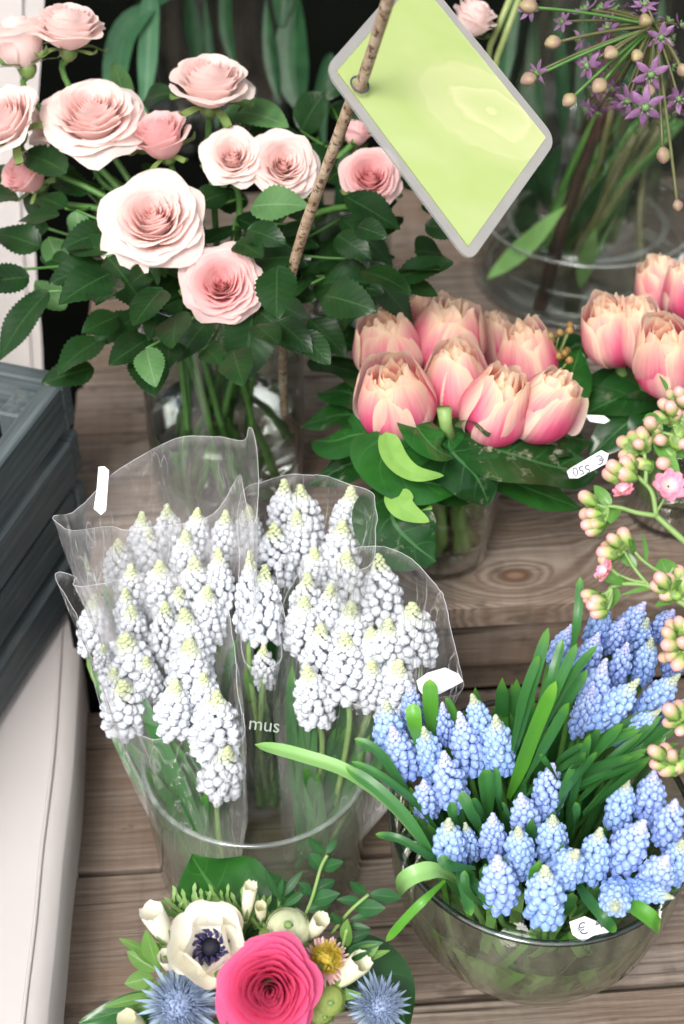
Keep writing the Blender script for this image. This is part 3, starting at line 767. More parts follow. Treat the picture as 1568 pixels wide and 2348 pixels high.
for i in range(4):
    z0 = .006 + i * (sh_ + gp); z1 = z0 + sh_
    cpart('slat', 0.0, CL, [-.001, .0015, -.002, 0][i], T, z0, z1)                       # long side near the shelf
    cpart('slat', 0.0, CL, CW - T, CW, z0, z1)
    cpart('end_slat', -T - .001, -.001, 0, CW, z0 - .003 * (i % 2), z1 + (.001 if i == 3 else 0))
    cpart('end_slat', CL + .001, CL + T, 0, CW, z0, z1)
for (x, y) in ((.0015, T + .001), (.0015, CW - T - .018), (CL - .0295, T + .001), (CL - .0295, CW - T - .018)):
    cpart('corner_post', x, x + .028, y, y + .017, .001, .006 + 4 * sh_ + 3 * gp - .006)
cpart('added_shade_liner', .001, CL - .001, T + .019, CW - T - .019, .012, .140)  # added black box standing in for the shadow inside the crate
cpart('floor_board', .03, CL - .03, T + .031, CW - T - .031, .001, .009)

# ------------------------------------------------------------------ glass vessels
def vase(name, label, base, prof_out, th, group=None, mat='glass', wz=None, wmat='water', rimr=None, rim_mat='rim_glass'):
    t = thing(name, label, 'vase', base, group); mw = Matrix.Translation(base)
    mb = MB(); inner = [(max(.0005, r - th), max(z, .007)) for r, z in prof_out]
    mb.lathe([(0.0005, 0)] + prof_out, 64, mw); 
    mb.lathe([(.0005, .007)] + [p for p in inner], 64, mw)
    mb.build('glass_wall', mat, t)
    r, z = prof_out[-1]; rm = MB(); k = th / 2 + .0004
    pr = [(r - th / 2 + k * cos(a), z + k * .9 * sin(a)) for a in [i * pi / 6 for i in range(13)]]
    rm.lathe(pr, 72, mw); rm.build('rim', rim_mat, t)
    if wz:
        def rad(z_):
            for (r0, z0), (r1, z1) in zip(prof_out, prof_out[1:]):
                if z0 <= z_ <= z1: return r0 + (r1 - r0) * (z_ - z0) / max(1e-6, z1 - z0)
            return prof_out[-1][0]
        zs = [.008 + (wz - .008) * i / 14 for i in range(15)]
        wb = MB(); wb.lathe([(.0005, .008)] + [(rad(z_) - th - .0008, z_) for z_ in zs] + [(.0005, wz)], 48, mw); wb.build('water', wmat, t, fix=True)
    return t
# rose vase
bR = Z(528, 1128, ZU); RZ = .178; RR = .0535
vase('tall_glass_vase', 'tall straight clear glass vase holding the blush pink roses', bR, [(RR * .90, .0), (RR * .955, .004), (RR * .97, .02), (RR, .06), (RR, RZ)], .0028, wz=.070)
# tulip jar
bT = Z(1003, 1262, ZU); TZ = .082
vase('glass_jar', 'small tapered glass jar under the pink and cream tulips', bT, [(.030, 0), (.033, .005), (.0355, .03), (.0395, .065), (.041, TZ)], .002, wz=.05, wmat='water_green')
# second jar, right
bT2 = Z(1545, 1170, ZU)
vase('glass_jar', 'small glass jar mostly hidden behind the kalanchoe at the edge', bT2, [(.032, 0), (.035, .005), (.039, .05), (.042, TZ)], .002, wz=.05, wmat='water_green')
# white hyacinth vase
bW = Z(600, 1958, 0); WR = .0685; WZ = .100
vase('wide_glass_vase', 'wide low glass vase full of plastic-wrapped white grape hyacinths', bW, [(WR * .90, 0), (WR * .95, .004), (WR * .965, .03), (WR, .07), (WR, WZ)], .0026, mat='glass_misty', wz=.03, rim_mat='rim_light', wmat='water_thin')
# blue hyacinth vase
rc = Z(1240, 1862, .114); bB = V((rc.x, rc.y, 0)); BR = 350 * dep(rc) / F
print('blue vase', BR, bB, 'rose', bR, 'white', bW, 'tulip', bT)
vase('round_glass_vase', 'big tapered glass vase packed with pale blue grape hyacinths', bB, [(BR * .50, 0), (BR * .575, .003), (BR * .72, .016), (BR * .89, .043), (BR * .97, .075), (BR * .99, .095), (BR, .114)], .0032, mat='glass_murky', wz=.078, wmat='water_green')
# behind the rose vase
bS = Z(790, 745, ZU)
vase('pressed_glass_jar', 'glass jar half hidden behind the rose leaves and tall vase', bS, [(.034, 0), (.037, .004), (.037, .05), (.036, .10), (.033, .12)], .003, wz=.06)
# wide vase, back right
bX = Z(1330, 628, ZU)
vase('bulbous_glass_vase', 'large blurred glass vase with clear water behind the tulips', bX, [(.086, 0), (.092, .004), (.093, .018), (.090, .045), (.086, .08), (.080, .13), (.070, .19), (.060, .25), (.058, .30)], .003, wz=.060, wmat='water_thin')
vb = [o for o in bpy.data.objects if o.name.startswith('bulbous_glass_vase')][0]
for (rr_, zz, tt) in ((.064, .052, .0030), (.0885, .061, .0012), (.090, .006, .0022), (.078, .0085, .0016), (.083, .030, .001)):
    mb = MB(); mb.lathe([(rr_ + tt * cos(a_), zz + tt * sin(a_)) for a_ in [i * pi / 5 for i in range(11)]], 72, Matrix.Translation(bX)); mb.build('glass_ring', 'rim_light', vb)

# letters pressed on the big vase
def text(name, body, mw, size, mat, parent, ext=.0002):
    cu = bpy.data.curves.new(name, 'FONT'); cu.body = body; cu.size = size; cu.align_x = 'CENTER'; cu.align_y = 'CENTER'; cu.extrude = ext
    cu.materials.append(M[mat]); tmp = bpy.data.objects.new('tmp_text', cu); COL.objects.link(tmp); bpy.context.view_layer.update()
    me = bpy.data.meshes.new_from_object(tmp.evaluated_get(bpy.context.evaluated_depsgraph_get())); bpy.data.objects.remove(tmp); bpy.data.curves.remove(cu)
    return link(name, me, parent, mw)
def plane_frame(o, x, y):
    x = x.normalized(); z = x.cross(y).normalized(); y = z.cross(x)
    return Matrix(((x.x, y.x, z.x, o.x), (x.y, y.y, z.y, o.y), (x.z, y.z, z.z, o.z), (0, 0, 0, 1)))
vX = [o for o in bpy.data.objects if o.name.startswith('bulbous_glass_vase')][0]
for i, ch in enumerate('EYS'):
    a = radians(-96 + 24 * 1.0 + i * 14 + 14); rr_ = .0905
    d = V((cos(a), sin(a), 0)); p = bX + d * rr_ + V((0, 0, .045)); xx = V((-sin(a), cos(a), 0))
    text('lettering', ch, plane_frame(p, xx, V((0, 0, 1))), .026, 'white_ink', vX, .0006)

# ------------------------------------------------------------------ roses
# cx, cy, width px, height z, facing, kind, material, seed, label
RS = [
 (350, 492, 236, .350, (0, .30, 1), 'open', 'rose_blush', 1, 'largest wide open blush rose in the middle of the bunch'),
 (507, 648, 184, .318, (.05, .12, 1), 'open', 'rose_pink', 2, 'lowest pink rose, open against the front rim of the tall vase'),
 (484, 176, 190, .400, (.12, .80, .75), 'half', 'rose_blush', 3, 'blush rose seen from the side against the dark background'),
 (532, 352, 142, .368, (.02, .22, 1), 'open', 'rose_blush', 4, 'small round blush rose touching the ruffled one on its right'),
 (652, 372, 160, .362, (.20, .10, 1), 'open', 'rose_blush', 5, 'ruffled blush rose beside the wooden stick'),
 (366, 306, 132, .372, (-.25, .75, .75), 'cup', 'rose_pink', 6, 'cup shaped half open rose between the wide blush roses'),
 (212, 250, 232, .385, (.05, .62, .85), 'open', 'rose_blush', 7, 'wide blush rose with an orange-brown eye'),
 (120, 262, 150, .375, (-.5, .55, .8), 'open', 'rose_blush', 8, 'blush rose tucked behind the one with the orange eye'),
 (158, 48, 172, .430, (.12, .85, .6), 'half', 'rose_blush', 9, 'topmost half open blush rose above a green calyx'),
 (44, 84, 150, .420, (-.2, 1, .35), 'cup', 'rose_blush', 10, 'tall closed blush rosebud with pointed green sepals, near the corner'),
 (2, 264, 180, .385, (-.35, .4, .8), 'half', 'rose_blush', 11, 'blush rose cut off by the left edge'),
 (52, 398, 112, .345, (-.55, .35, .75), 'cup', 'rose_pink', 12, 'small deeper pink rosebud above the canvas'),
 (850, 400, 142, .350, (.05, .20, 1), 'half', 'rose_pink', 13, 'single pink rose below the green sign, right of the stick'),
 (818, 300, 76, .352, (.25, .9, .3), 'cup', 'rose_pink', 14, 'pink rosebud partly hidden behind the green sign edge'),
 (1088, 34, 104, .405, (.4, .8, .5), 'cup', 'rose_blush', 15, 'pale rose peeping over the top of the green sign'),
]
roseroots = []
for (px, py, wd, z, fc, kind, mt, sd_, lab) in RS:
    p = Z(px, py, z); rad = wd * .98 / 2 * dep(p) / F; ax = camvec(*fc)
    eff = {'open': 1.04, 'half': .98, 'cup': .82, 'big': 1.0}[kind]
    mw = frame(ax, p - ax * rad * .15, rad / eff, sd_ * 1.3)
    foot = V((bR.x, bR.y, bR.z + .012)) + V((R.uniform(-.03, .03), R.uniform(-.03, .03), 0))
    t = thing('rose', lab, 'rose', foot, 'blush roses in the tall vase'); link('bloom', rose_mesh(kind, sd_, mt), t, mw)
    calyx_mb(mw, rad, sd_, reflex=.35 if kind == 'cup' else .6).build('calyx', 'sepal', t)
    st0 = mw @ V((0, 0, -.8)); rimp = V((bR.x, bR.y, bR.z + RZ)); off = (st0 - rimp); off.z = 0
    off = off.normalized() * min(off.length, RR * .75) if off.length > 1e-4 else off
    mid = rimp + off
    pts = catm([st0, st0 - ax * rad * .6 + V((0, 0, -rad * .3)), mid + V((0, 0, .01)), foot], 7)
    mb = MB(); mb.tube(pts, [.0017 + .0008 * i / len(pts) for i in range(len(pts))], 7)
    rr = random.Random(sd_)
    for q in range(14):
        i = rr.randrange(2, len(pts) - 2); a = V((rr.uniform(-1, 1), rr.uniform(-1, 1), rr.uniform(-.3, .3))).normalized()
        mb.tube([pts[i] + a * .001, pts[i] + a * .0045 - V((0, 0, .001))], [.0008, .0001], 4)
    mb.build('stem', 'stem', t); roseroots.append((px, py, t, pts))
def hidden_rose(x, y, d, k):
    for (px, py, wd, z, *_) in RS:
        if ((x - px) / (wd / 2 * k)) ** 2 + ((y - py) / (wd / 2 * k * .9)) ** 2 < 1 and d < dep(Z(px, py, z)) + .02: return True
    return False
# explicit rose leaves: base px, tip px, width px, z of base, z of tip, serration
RL = [
 (245, 588, 342, 722, 112, .330, .300, 0), (112, 668, -4, 832, 92, .300, .262, 0), (578, 722, 552, 880, 118, .296, .268, 0),
 (492, 722, 404, 834, 84, .300, .276, 0), (592, 712, 698, 812, 78, .298, .284, 0), (806, 592, 790, 757, 100, .305, .262, 0),
 (838, 622, 948, 745, 92, .300, .268, 0), (508, 262, 662, 292, 100, .345, .372, 1), (252, 575, 146, 566, 66, .330, .320, 0),
 (176, 482, 186, 556, 50, .335, .318, 1), (150, 478, 78, 452, 60, .335, .330, 0), (690, 300, 745, 212, 96, .335, .36, 0),
 (780, 500, 902, 612, 70, .31, .285, 0), (870, 540, 925, 498, 48, .30, .30, 0), (330, 232, 402, 212, 66, .36, .37, 0),
 (290, 255, 258, 140, 62, .37, .40, 1), (360, 600, 330, 668, 74, .31, .29, 1), (160, 610, 92, 590, 54, .30, .30, 0),
 (700, 500, 652, 448, 60, .32, .33, 0), (760, 470, 735, 560, 62, .31, .29, 0), (450, 470, 530, 440, 66, .33, .33, 0),
 (470, 560, 560, 520, 62, .32, .31, 0), (540, 500, 640, 560, 70, .32, .30, 0), (620, 620, 560, 560, 60, .31, .31, 0),
 (560, 240, 575, 300, 52, .36, .345, 0), (760, 240, 830, 300, 62, .34, .33, 0), (790, 180, 742, 232, 50, .36, .35, 0),
 (110, 545, 150, 640, 60, .31, .29, 1), (60, 440, 92, 520, 30, .33, .31, 0), (455, 690, 500, 600, 60, .30, .305, 0),
 (880, 400, 960, 432, 34, .33, .32, 0), (820, 330, 800, 420, 40, .33, .31, 0), (640, 690, 720, 640, 52, .30, .30, 0),
 (230, 560, 300, 640, 40, .30, .28, 0), (380, 750, 350, 700, 60, .26, .28, 1), (190, 430, 260, 470, 60, .32, .30, 0),
 (420, 620, 400, 560, 54, .31, .31, 0), (130, 380, 180, 430, 50, .33, .32, 0), (640, 560, 690, 610, 60, .31, .29, 0), (840, 590, 905, 590, 46, .29, .28, 0)]
for i, (bx, by, tx, ty, wd, zb, zt, pale) in enumerate(RL):
    b, e = Z(bx, by, zb), Z(tx, ty, zt); rr = random.Random(i)
    mx, my = (bx + tx) / 2, (by + ty) / 2
    if hidden_rose(mx, my, dep((b + e) / 2), .80): continue
    _, _, t, pts = min(roseroots, key=lambda r: min((r[0] - mx) ** 2 + (r[1] - my) ** 2, 9e9))
    mb = MB(); wm = wd * dep((b + e) / 2) / F
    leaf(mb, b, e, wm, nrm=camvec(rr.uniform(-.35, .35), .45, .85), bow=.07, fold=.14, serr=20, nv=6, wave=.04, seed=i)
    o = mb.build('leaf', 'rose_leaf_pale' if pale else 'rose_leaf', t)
    # leaf stalk back to the stem
    n_ = min([q for q in pts if q.z < b.z + .002] or pts, key=lambda q: (q - b).length); pm = MB(); pm.tube(bez(b, (b + n_) / 2 + V((0, 0, -.004)), n_, 6), .0009, 6); pm.build('leaf_stalk', 'stem', t)
# inner foliage: leaves filling the bunch between blooms and vase
for i in range(130):
    rr = random.Random(500 + i)
    a = rr.uniform(0, 2 * pi); r_ = sqrt(rr.random()) * .115; zz = rr.uniform(.265, .355)
    k = 1.0 if zz > .30 else .62
    p = V((bR.x - .012 + cos(a) * r_ * 1.28 * k, bR.y + sin(a) * r_ * .85 * k, zz))
    if rr.random() < .1: p.z -= .02
    d = V((cos(a) + rr.uniform(-.6, .6), sin(a) + rr.uniform(-.6, .6), rr.uniform(-.5, .3))).normalized()
    L = rr.uniform(.022, .040); b = p; e = p + d * L
    q = p - EYE; px_, py_ = CX + F * q.dot(RT) / q.dot(FWD), CY - F * q.dot(UPV) / q.dot(FWD)
    if hidden_rose(px_, py_, dep(p), 1.12): continue
    _, _, t, pts = min(roseroots, key=lambda r: (r[0] - px_) ** 2 + (r[1] - py_) ** 2)
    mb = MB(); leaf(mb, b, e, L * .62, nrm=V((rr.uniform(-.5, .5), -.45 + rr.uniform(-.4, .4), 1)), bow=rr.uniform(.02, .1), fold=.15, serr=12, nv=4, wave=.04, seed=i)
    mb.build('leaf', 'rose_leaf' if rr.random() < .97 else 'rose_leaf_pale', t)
    n_ = min([q for q in pts if q.z < b.z + .002] or pts, key=lambda q: (q - b).length)
    if i % 2 == 0 and zz < .31:
        pm = MB(); pm.tube(bez(b, (b + n_) / 2 + V((0, 0, -.006)), n_, 5), .0009, 5); pm.build('leaf_stalk', 'stem', t)

# ------------------------------------------------------------------ sign on its stick
hole = D(823, 196, .735); s_low = V((bR.x + .040, bR.y + .004, bR.z + .03)); s_rim = Z(655, 690, .285)
s_top = D(905, -60, .655)
sL, sB, sR = D(741, 160, .735), D(1080, 600, .725), D(1276, 322, .775)
sT = sL + sR - sB + V((.0, 0, .0))
sign = thing('sign', 'lime green diamond sign card in grey laminate on a stick', 'sign', sL)
def rr_poly(c4, rad, off, nseg=6):
    out = []
    for i in range(4):
        p, a, b = c4[i], c4[i - 1], c4[(i + 1) % 4]; d1 = (a - p).normalized(); d2 = (b - p).normalized()
        for k in range(nseg + 1):
            t = k / nseg; out.append((p + d1 * rad) * (1 - t) ** 2 + p * 2 * t * (1 - t) + (p + d2 * rad) * t * t)
    return [q + off for q in out]
c4 = [sL, sB, sR, sT]; cen = (sL + sR) / 2; nrm = (sB - sL).cross(sT - sL).normalized()
if nrm.dot(EYE - cen) < 0: nrm = -nrm
def bend(p):
    d1 = (sT - sB).normalized(); x = (p - cen).dot(d1); return p + nrm * (-(x * x) * .35)
def card(c4_, rad, z, thick, mat, name, parent, grid=18):
    # bilinear grid clipped with rounded corners via superellipse-like shrink
    mb = MB(); pr = rr_poly(c4_, rad, V((0, 0, 0)), 8); n = len(pr); cc = sum(c4_, V()) / 4
    rings = 8
    for side in (1, -1):
        b = len(mb.v)
        for k in range(rings + 1):
            for p in pr:
                q = cc.lerp(p, 1.0 if k == rings else k / (rings - 1) * .992)
                e1 = (c4_[1] - c4_[0]); e2 = (c4_[3] - c4_[0]); w_ = q - c4_[0]
                uu = w_.dot(e1) / e1.length_squared; vv = w_.dot(e2) / e2.length_squared
                mb.v.append(tuple(bend(q) + nrm * (z + side * thick / 2))); mb.uv.append((uu, vv)); mb.c.append((0, 0, 0))
        for k in range(rings):
            for j in range(n):
                j2 = (j + 1) % n; f = (b + k * n + j, b + k * n + j2, b + (k + 1) * n + j2, b + (k + 1) * n + j)
                mb.f.append(f if side > 0 else f[::-1])
        last = b + rings * n
        if side > 0: f0 = last
        else:
            for j in range(n): mb.f.append((f0 + j, last + j, last + (j + 1) % n, f0 + (j + 1) % n))
    return mb.build(name, mat, parent)
card(c4, .0095, 0, .0008, 'laminate', 'laminate_border', sign)
inn = []
for i in range(4):
    p, a, b = c4[i], c4[i - 1], c4[(i + 1) % 4]; inn.append(p + (a - p).normalized() * .0058 + (b - p).normalized() * .0058)
card(inn, .0008, .0003, .0011, 'sign_print', 'printed_card', sign)
mb = MB(); hm = frame(nrm, bend(hole) + nrm * .001, .0048)
mb.lathe([(.85, 0), (1.05, .08), (1.1, .0), (.85, -.05)], 24, hm); mb.build('punched_hole', 'ink', sign)
hc = bend(hole)
stick = thing('stick', 'speckled brown wooden stick threaded through the green sign', 'stick', s_low)
mb = MB(); pp = catm([s_low, s_rim, hc - nrm * .010 + (s_rim - hc).normalized() * .02, hc + nrm * .0045, s_top + nrm * .004], 8)
mb.tube(pp, [.0031 + .0004 * noise.noise(p * 25) for p in pp], 12); mb.build('shaft', 'bark', stick)
# ------------------------------------------------------------------ tulips
def tulip(x0, y0, x1, y1, wd, d0, dd, var, lab, grp, foot, roll=0.0):
    """(x0,y0) bottom of the cup, (x1,y1) its mouth; dd: how much nearer the mouth is"""
    b, e = D(x0, y0, d0), D(x1, y1, d0 - dd); ax = (e - b); H = ax.length; rad = wd * 1.05 / 2 * d0 / F
    t = thing('tulip', lab, 'tulip', foot, grp)
    mw = frame(ax, b, rad / 1.0, roll, H / 2.7 * 1.0)
    link('petals', TUL[var], t, mw)
    mb = MB(); mb.tube(catm([b + ax.normalized() * .003, b - ax.normalized() * .02, foot + V((0, 0, .03)), foot], 6), .0032, 8); mb.build('stem', 'stem_pale', t)
    return t
G1 = 'tulips in the leaf-collared bouquet'
fT = V((bT.x, bT.y, bT.z + .012))
dT = dep(Z(1040, 900, ZU + .13))
print('dT', dT)
TL = [
 (1010, 858, 1040, 690, 176, dT + .045, .030, 1, 'tallest tulip, wide and open, at the back of the collared bunch'),
 (970, 775, 958, 672, 70, dT + .075, .02, 2, 'tulip mostly hidden behind the tallest tulip, its tips showing on the left'),
 (905, 870, 880, 722, 148, dT + .035, .030, 3, 'yellow-mouthed tulip under the dark rose leaf'),
 (1215, 905, 1200, 745, 128, dT + .030, .035, 3, 'ragged yellowish tulip beside the dried ivy berries'),
 (1150, 860, 1130, 720, 96, dT + .070, .02, 2, 'pale yellow tulip squeezed in behind the others at the top'),
 (1048, 958, 1045, 790, 152, dT + .005, .035, 0, 'upright tulip with a bright pink flame in the middle of the bunch'),
 (920, 992, 895, 842, 168, dT - .010, .050, 3, 'front tulip with dark pink base and open peach mouth, above the curled leaf'),
 (1108, 1005, 1165, 855, 148, dT - .015, .045, 0, 'plump closed pink tulip leaning right, front and centre'),
 (1200, 996, 1300, 862, 148, dT - .010, .040, 2, 'tulip leaning far right with one petal folded outwards'),
]
for i, (a, b, c, d, wd, dz, dd, var, lab) in enumerate(TL):
    fo = fT + V((R.uniform(-.018, .018), R.uniform(-.018, .018), 0)); t = tulip(a, b, c, d, wd, dz, dd, var, lab, G1, fo, i * 1.1)
    if i == 8:
        mb = MB(); leaf(mb, D(1285, 985, dz - .012), D(1348, 912, dz - .02), .022, nrm=camvec(.3, .3, 1), bow=-.1, fold=-.2, prof=prof_broad); mb.build('folded_petal', 'tulip', t)
fT2 = V((bT2.x, bT2.y, bT2.z + .012)); d2 = dep(Z(1500, 800, ZU + .14))
G2 = 'tulips in the bouquet at the edge'
for i, (a, b, c, d, wd, dz, dd, var, lab) in enumerate([
 (1535, 720, 1500, 590, 120, d2 + .05, .02, 1, 'pink tulip at the back of the edge bouquet'),
 (1580, 735, 1572, 595, 110, d2 + .03, .03, 0, 'deep pink tulip cut off by the right edge'),
 (1425, 830, 1380, 690, 130, d2 + .01, .035, 3, 'leftmost tulip of the edge bouquet, yellow with a pink edge'),
 (1480, 845, 1465, 690, 120, d2 + .0, .035, 2, 'yellow-cream tulip between two others in the edge bouquet'),
 (1540, 890, 1520, 745, 150, d2 - .02, .05, 3, 'front tulip of the edge bouquet with a dark open mouth')]):
    tulip(a, b, c, d, wd, dz, dd, var, lab, G2, fT2 + V((R.uniform(-.018, .018), R.uniform(-.018, .018), 0)), i * .9 + .4)

# broad collar leaves: (points), width px, depth offset, material, normal, curl
def px_leaf(mb, pts, wd, d0, nrm, **kw):
    sp = [D(x, y, d0 + o) for x, y, o in pts]; w_ = wd * d0 / F
    return leaf(mb, sp[0], sp[-1], w_, nrm=nrm, spine=sp, nu=20, nv=10, **kw)
def prof_round(u): return (sin(pi * u ** .70)) ** .5 * (1 - .35 * smooth(.7, 1, u)) if 0 < u < 1 else 0
col1 = thing('leaf_collar', 'ruff of glossy dark green leaves round the tulip bunch over the jar', 'foliage', fT + V((0, 0, .05)))
CLV = [
 ([(890, 900, .02), (800, 850, .03), (705, 828, .05)], 110, camvec(0, .9, .4), 'collar_leaf', .05),
 ([(900, 960, .0), (800, 900, .01), (728, 900, .03)], 95, camvec(0, .8, .6), 'collar_leaf', .05),
 ([(920, 1000, -.02), (800, 950, .0), (690, 978, .02)], 92, camvec(-.1, .8, .6), 'collar_leaf', .06),
 ([(930, 1010, -.03), (830, 995, -.025), (768, 1010, -.01), (720, 1010, .01)], 100, camvec(-.1, .6, .8), 'collar_leaf_clean', .04),
 ([(900, 1040, -.02), (810, 1060, -.01), (698, 1118, .01)], 96, camvec(-.2, .7, .7), 'collar_leaf', .05),
 ([(870, 985, -.045), (880, 1055, -.05), (960, 1100, -.05), (1064, 1122, -.04)], 112, camvec(.1, .5, .9), 'collar_leaf_clean', .05),
 ([(935, 930, -.035), (960, 985, -.05), (1000, 1030, -.055), (1040, 1050, -.05)], 80, camvec(.3, .7, .6), 'collar_leaf_clean', .05),
 ([(1010, 985, -.03), (1040, 1040, -.04), (1090, 1090, -.045), (1122, 1158, -.035)], 128, camvec(.1, .4, .9), 'collar_leaf', .04),
 ([(1060, 1010, -.03), (1170, 1040, -.035), (1270, 1070, -.03), (1368, 1086, -.02)], 150, camvec(.05, .75, .7), 'collar_leaf', .05),
 ([(1150, 1040, -.02), (1260, 1000, -.01), (1350, 1010, .0)], 130, camvec(.1, .75, .7), 'collar_leaf', .04),
 ([(1080, 1060, -.02), (1200, 1115, -.015), (1338, 1168, -.005)], 84, camvec(.05, .7, .8), 'collar_leaf_clean', .04),
 ([(1250, 960, .01), (1300, 880, .02), (1330, 800, .03)], 92, camvec(.2, .6, .8), 'collar_leaf_clean', .04),
 ([(905, 1110, -.035), (900, 1190, -.05), (945, 1245, -.05), (1000, 1287, -.045)], 135, camvec(-.1, .35, 1), 'collar_leaf', .03),
 ([(1000, 930, .0), (1025, 985, -.03), (1030, 1040, -.04)], 60, camvec(0, .5, .9), 'collar_leaf_clean', .02),
 ([(1060, 985, -.03), (1090, 965, -.045), (1122, 1000, -.05)], 50, camvec(.2, .9, .4), 'collar_leaf', .04),
 ([(960, 1060, -.01), (1040, 1110, -.02), (1100, 1100, -.01)], 100, camvec(0, .6, .8), 'collar_leaf', .03),
 ([(820, 800, .06), (770, 780, .07), (740, 800, .08)], 90, camvec(-.1, .8, .6), 'collar_leaf', .03),
 ([(1270, 850, .05), (1320, 790, .06), (1370, 800, .07)], 80, camvec(.2, .8, .5), 'collar_leaf', .03)]
for i, (pts, wd, nr, mt, wv) in enumerate(CLV):
    mb = MB(); px_leaf(mb, pts, wd * 1.32, dT, nr, prof=prof_round, wave=wv * 1.2, fold=.16, curl=.1, seed=i, twist=0); mb.build('leaf', mt, col1)
mb = MB(); px_leaf(mb, [(885, 990, -.06), (905, 1050, -.066), (950, 1085, -.068), (1018, 1090, -.062)], 62, dT, camvec(.3, .3, .9), prof=prof_broad, fold=.1, seed=4); tag(mb.build('leaf', 'pale_leaf', col1), 'pale green underside of a curled leaf', None)
mb = MB(); px_leaf(mb, [(908, 1122, -.056), (925, 1165, -.062), (985, 1196, -.06)], 68, dT, camvec(0, .3, .9), prof=prof_broad, fold=.1, seed=5); tag(mb.build('leaf', 'pale_leaf', col1), 'pale green underside of a curled leaf', None)
mb = MB(); mb.tube([D(1018, 935, dT - .05), D(1022, 975, dT - .045), D(1040, 1010, dT - .03)], [.0045, .0038, .003], 8); mb.build('cut_stem', 'stem_pale', col1)
col2 = thing('leaf_collar', 'dark glossy leaves round the edge bouquet, in shade behind the kalanchoe', 'foliage', fT2 + V((0, 0, .05)))
for i in range(13):
    a = pi + i * pi / 12 + .1 if i < 9 else R.random() * 6; rr = random.Random(i + 60); r0 = .02; r1 = .075 + rr.random() * .02
    b = fT2 + V((cos(a) * r0, sin(a) * r0, .10)); e = fT2 + V((cos(a) * r1, sin(a) * r1 * .9, .09 + rr.uniform(-.025, .02)))
    mb = MB(); leaf(mb, b, e, .045, nrm=V((0, -.2, 1)), bow=.1, prof=prof_broad, wave=.05, seed=i, nu=14, nv=8); mb.build('leaf', 'collar_leaf', col2)
# dried ivy berries
bs = thing('berry_sprig', 'small dried ivy berry cluster behind the tulips', 'berries', D(1240, 850, dT + .03))
mb = MB(); st_ = MB(); c0 = D(1255, 830, dT + .035)
for i in range(34):
    rr = random.Random(i); p = D(1205 + rr.random() * 105, 745 + rr.random() * 85, dT + rr.uniform(.0, .04)); m_ = frame((0, 0, 1), p, .0028)
    mb.lathe([(0, -1), (.7, -.6), (1, 0), (.6, .7), (0, 1)], 7, m_, (rr.random(), 0, 0)); st_.tube([c0 + V((0, 0, -.02)), p], .0006, 4)
mb.build('berries', 'berry', bs); st_.build('stem', 'stem_olive', bs)

# ------------------------------------------------------------------ grape hyacinths
def cv6(x, y): return (CX + x / 2, 1565 + y / 2)
def cv4(x, y): return (CX + x / 2, 782 + y / 2)
def cv3(x, y): return (x / 2, 782 + y / 2)
def cv5(x, y): return (x / 2, 1565 + y / 2)
def cz(x, y): return (1203.5 + x * .3907, 860 + y * .3907)
def hyacinth(tp, bp, wd, z, L, meshes, lab, grp, foot, i, stemmat='stem'):
    tpt = Z(tp[0], tp[1], z); d0 = dep(tpt); app = sqrt((tp[0] - bp[0]) ** 2 + (tp[1] - bp[1]) ** 2) * d0 / F
    L = max(L, app * 1.03); dd = sqrt(max(0, L * L - app * app)); b = D(bp[0], bp[1], d0 + dd)
    t = thing('grape_hyacinth', lab, 'grape hyacinth', foot, grp)
    ax = tpt - b; rad = wd / 2 * d0 / F
    me = meshes[i % len(meshes)]
    link('flower_head', me, t, frame(ax, b - ax * .0, rad / (.275 if 'blue' in grp else .268), i * 1.7, ax.length * 1.0))
    mb = MB(); an = ax.normalized()
    mb.tube(catm([b + an * .004, b - an * .02, (b - an * .04) * .5 + foot * .5 + V((0, 0, .01)), foot], 5), .0018, 7); mb.build('stem', stemmat, t)
    return t, b
heads = []
BL = [((205, 88), (222, 320), 160, .200, 0), ((230, 205), (292, 408), 172, .190, 1), ((310, 5), (335, 210), 118, .205, 2), ((375, 208), (425, 415), 140, .195, 0),
 ((460, 95), (470, 270), 104, .205, 3), ((540, 140), (590, 400), 160, .198, 1), ((598, 55), (655, 270), 135, .208, 0), ((705, 155), (725, 395), 168, .200, 0),
 ((465, 320), (515, 550), 172, .188, 3), ((375, 448), (392, 600), 140, .172, 1), ((965, 372), (930, 590), 158, .185, 3), ((820, 515), (852, 690), 160, .175, 1),
 ((693, 602), (692, 785), 140, .170, 2), ((488, 628), (495, 830), 170, .168, 0), ((565, 645), (596, 800), 96, .160, 1), ((808, 662), (815, 860), 158, .172, 0),
 ((968, 612), (960, 790), 158, .175, 0), ((712, 795), (728, 1005), 196, .165, 1), ((932, 845), (930, 1080), 198, .165, 1), ((1078, 770), (990, 905), 170, .172, 0),
 ((1185, 668), (1135, 890), 158, .176, 0), ((1308, 440), (1255, 650), 150, .190, 3), ((1432, 405), (1395, 600), 155, .195, 2), ((1385, 632), (1270, 830), 190, .180, 1),
 ((1530, 540), (1475, 730), 158, .190, 3), ((1490, 800), (1405, 935), 180, .175, 1), ((1252, 1035), (1258, 960), 172, .162, 0), ((1515, 985), (1335, 940), 112, .168, 0),
 ((1560, 725), (1520, 880), 150, .182, 0), ((1265, 790), (1240, 860), 110, .150, 1)]
for (tp, bp, wd, z, k) in BL: heads.append((cv6(*tp), cv6(*bp), wd / 2, z, k))
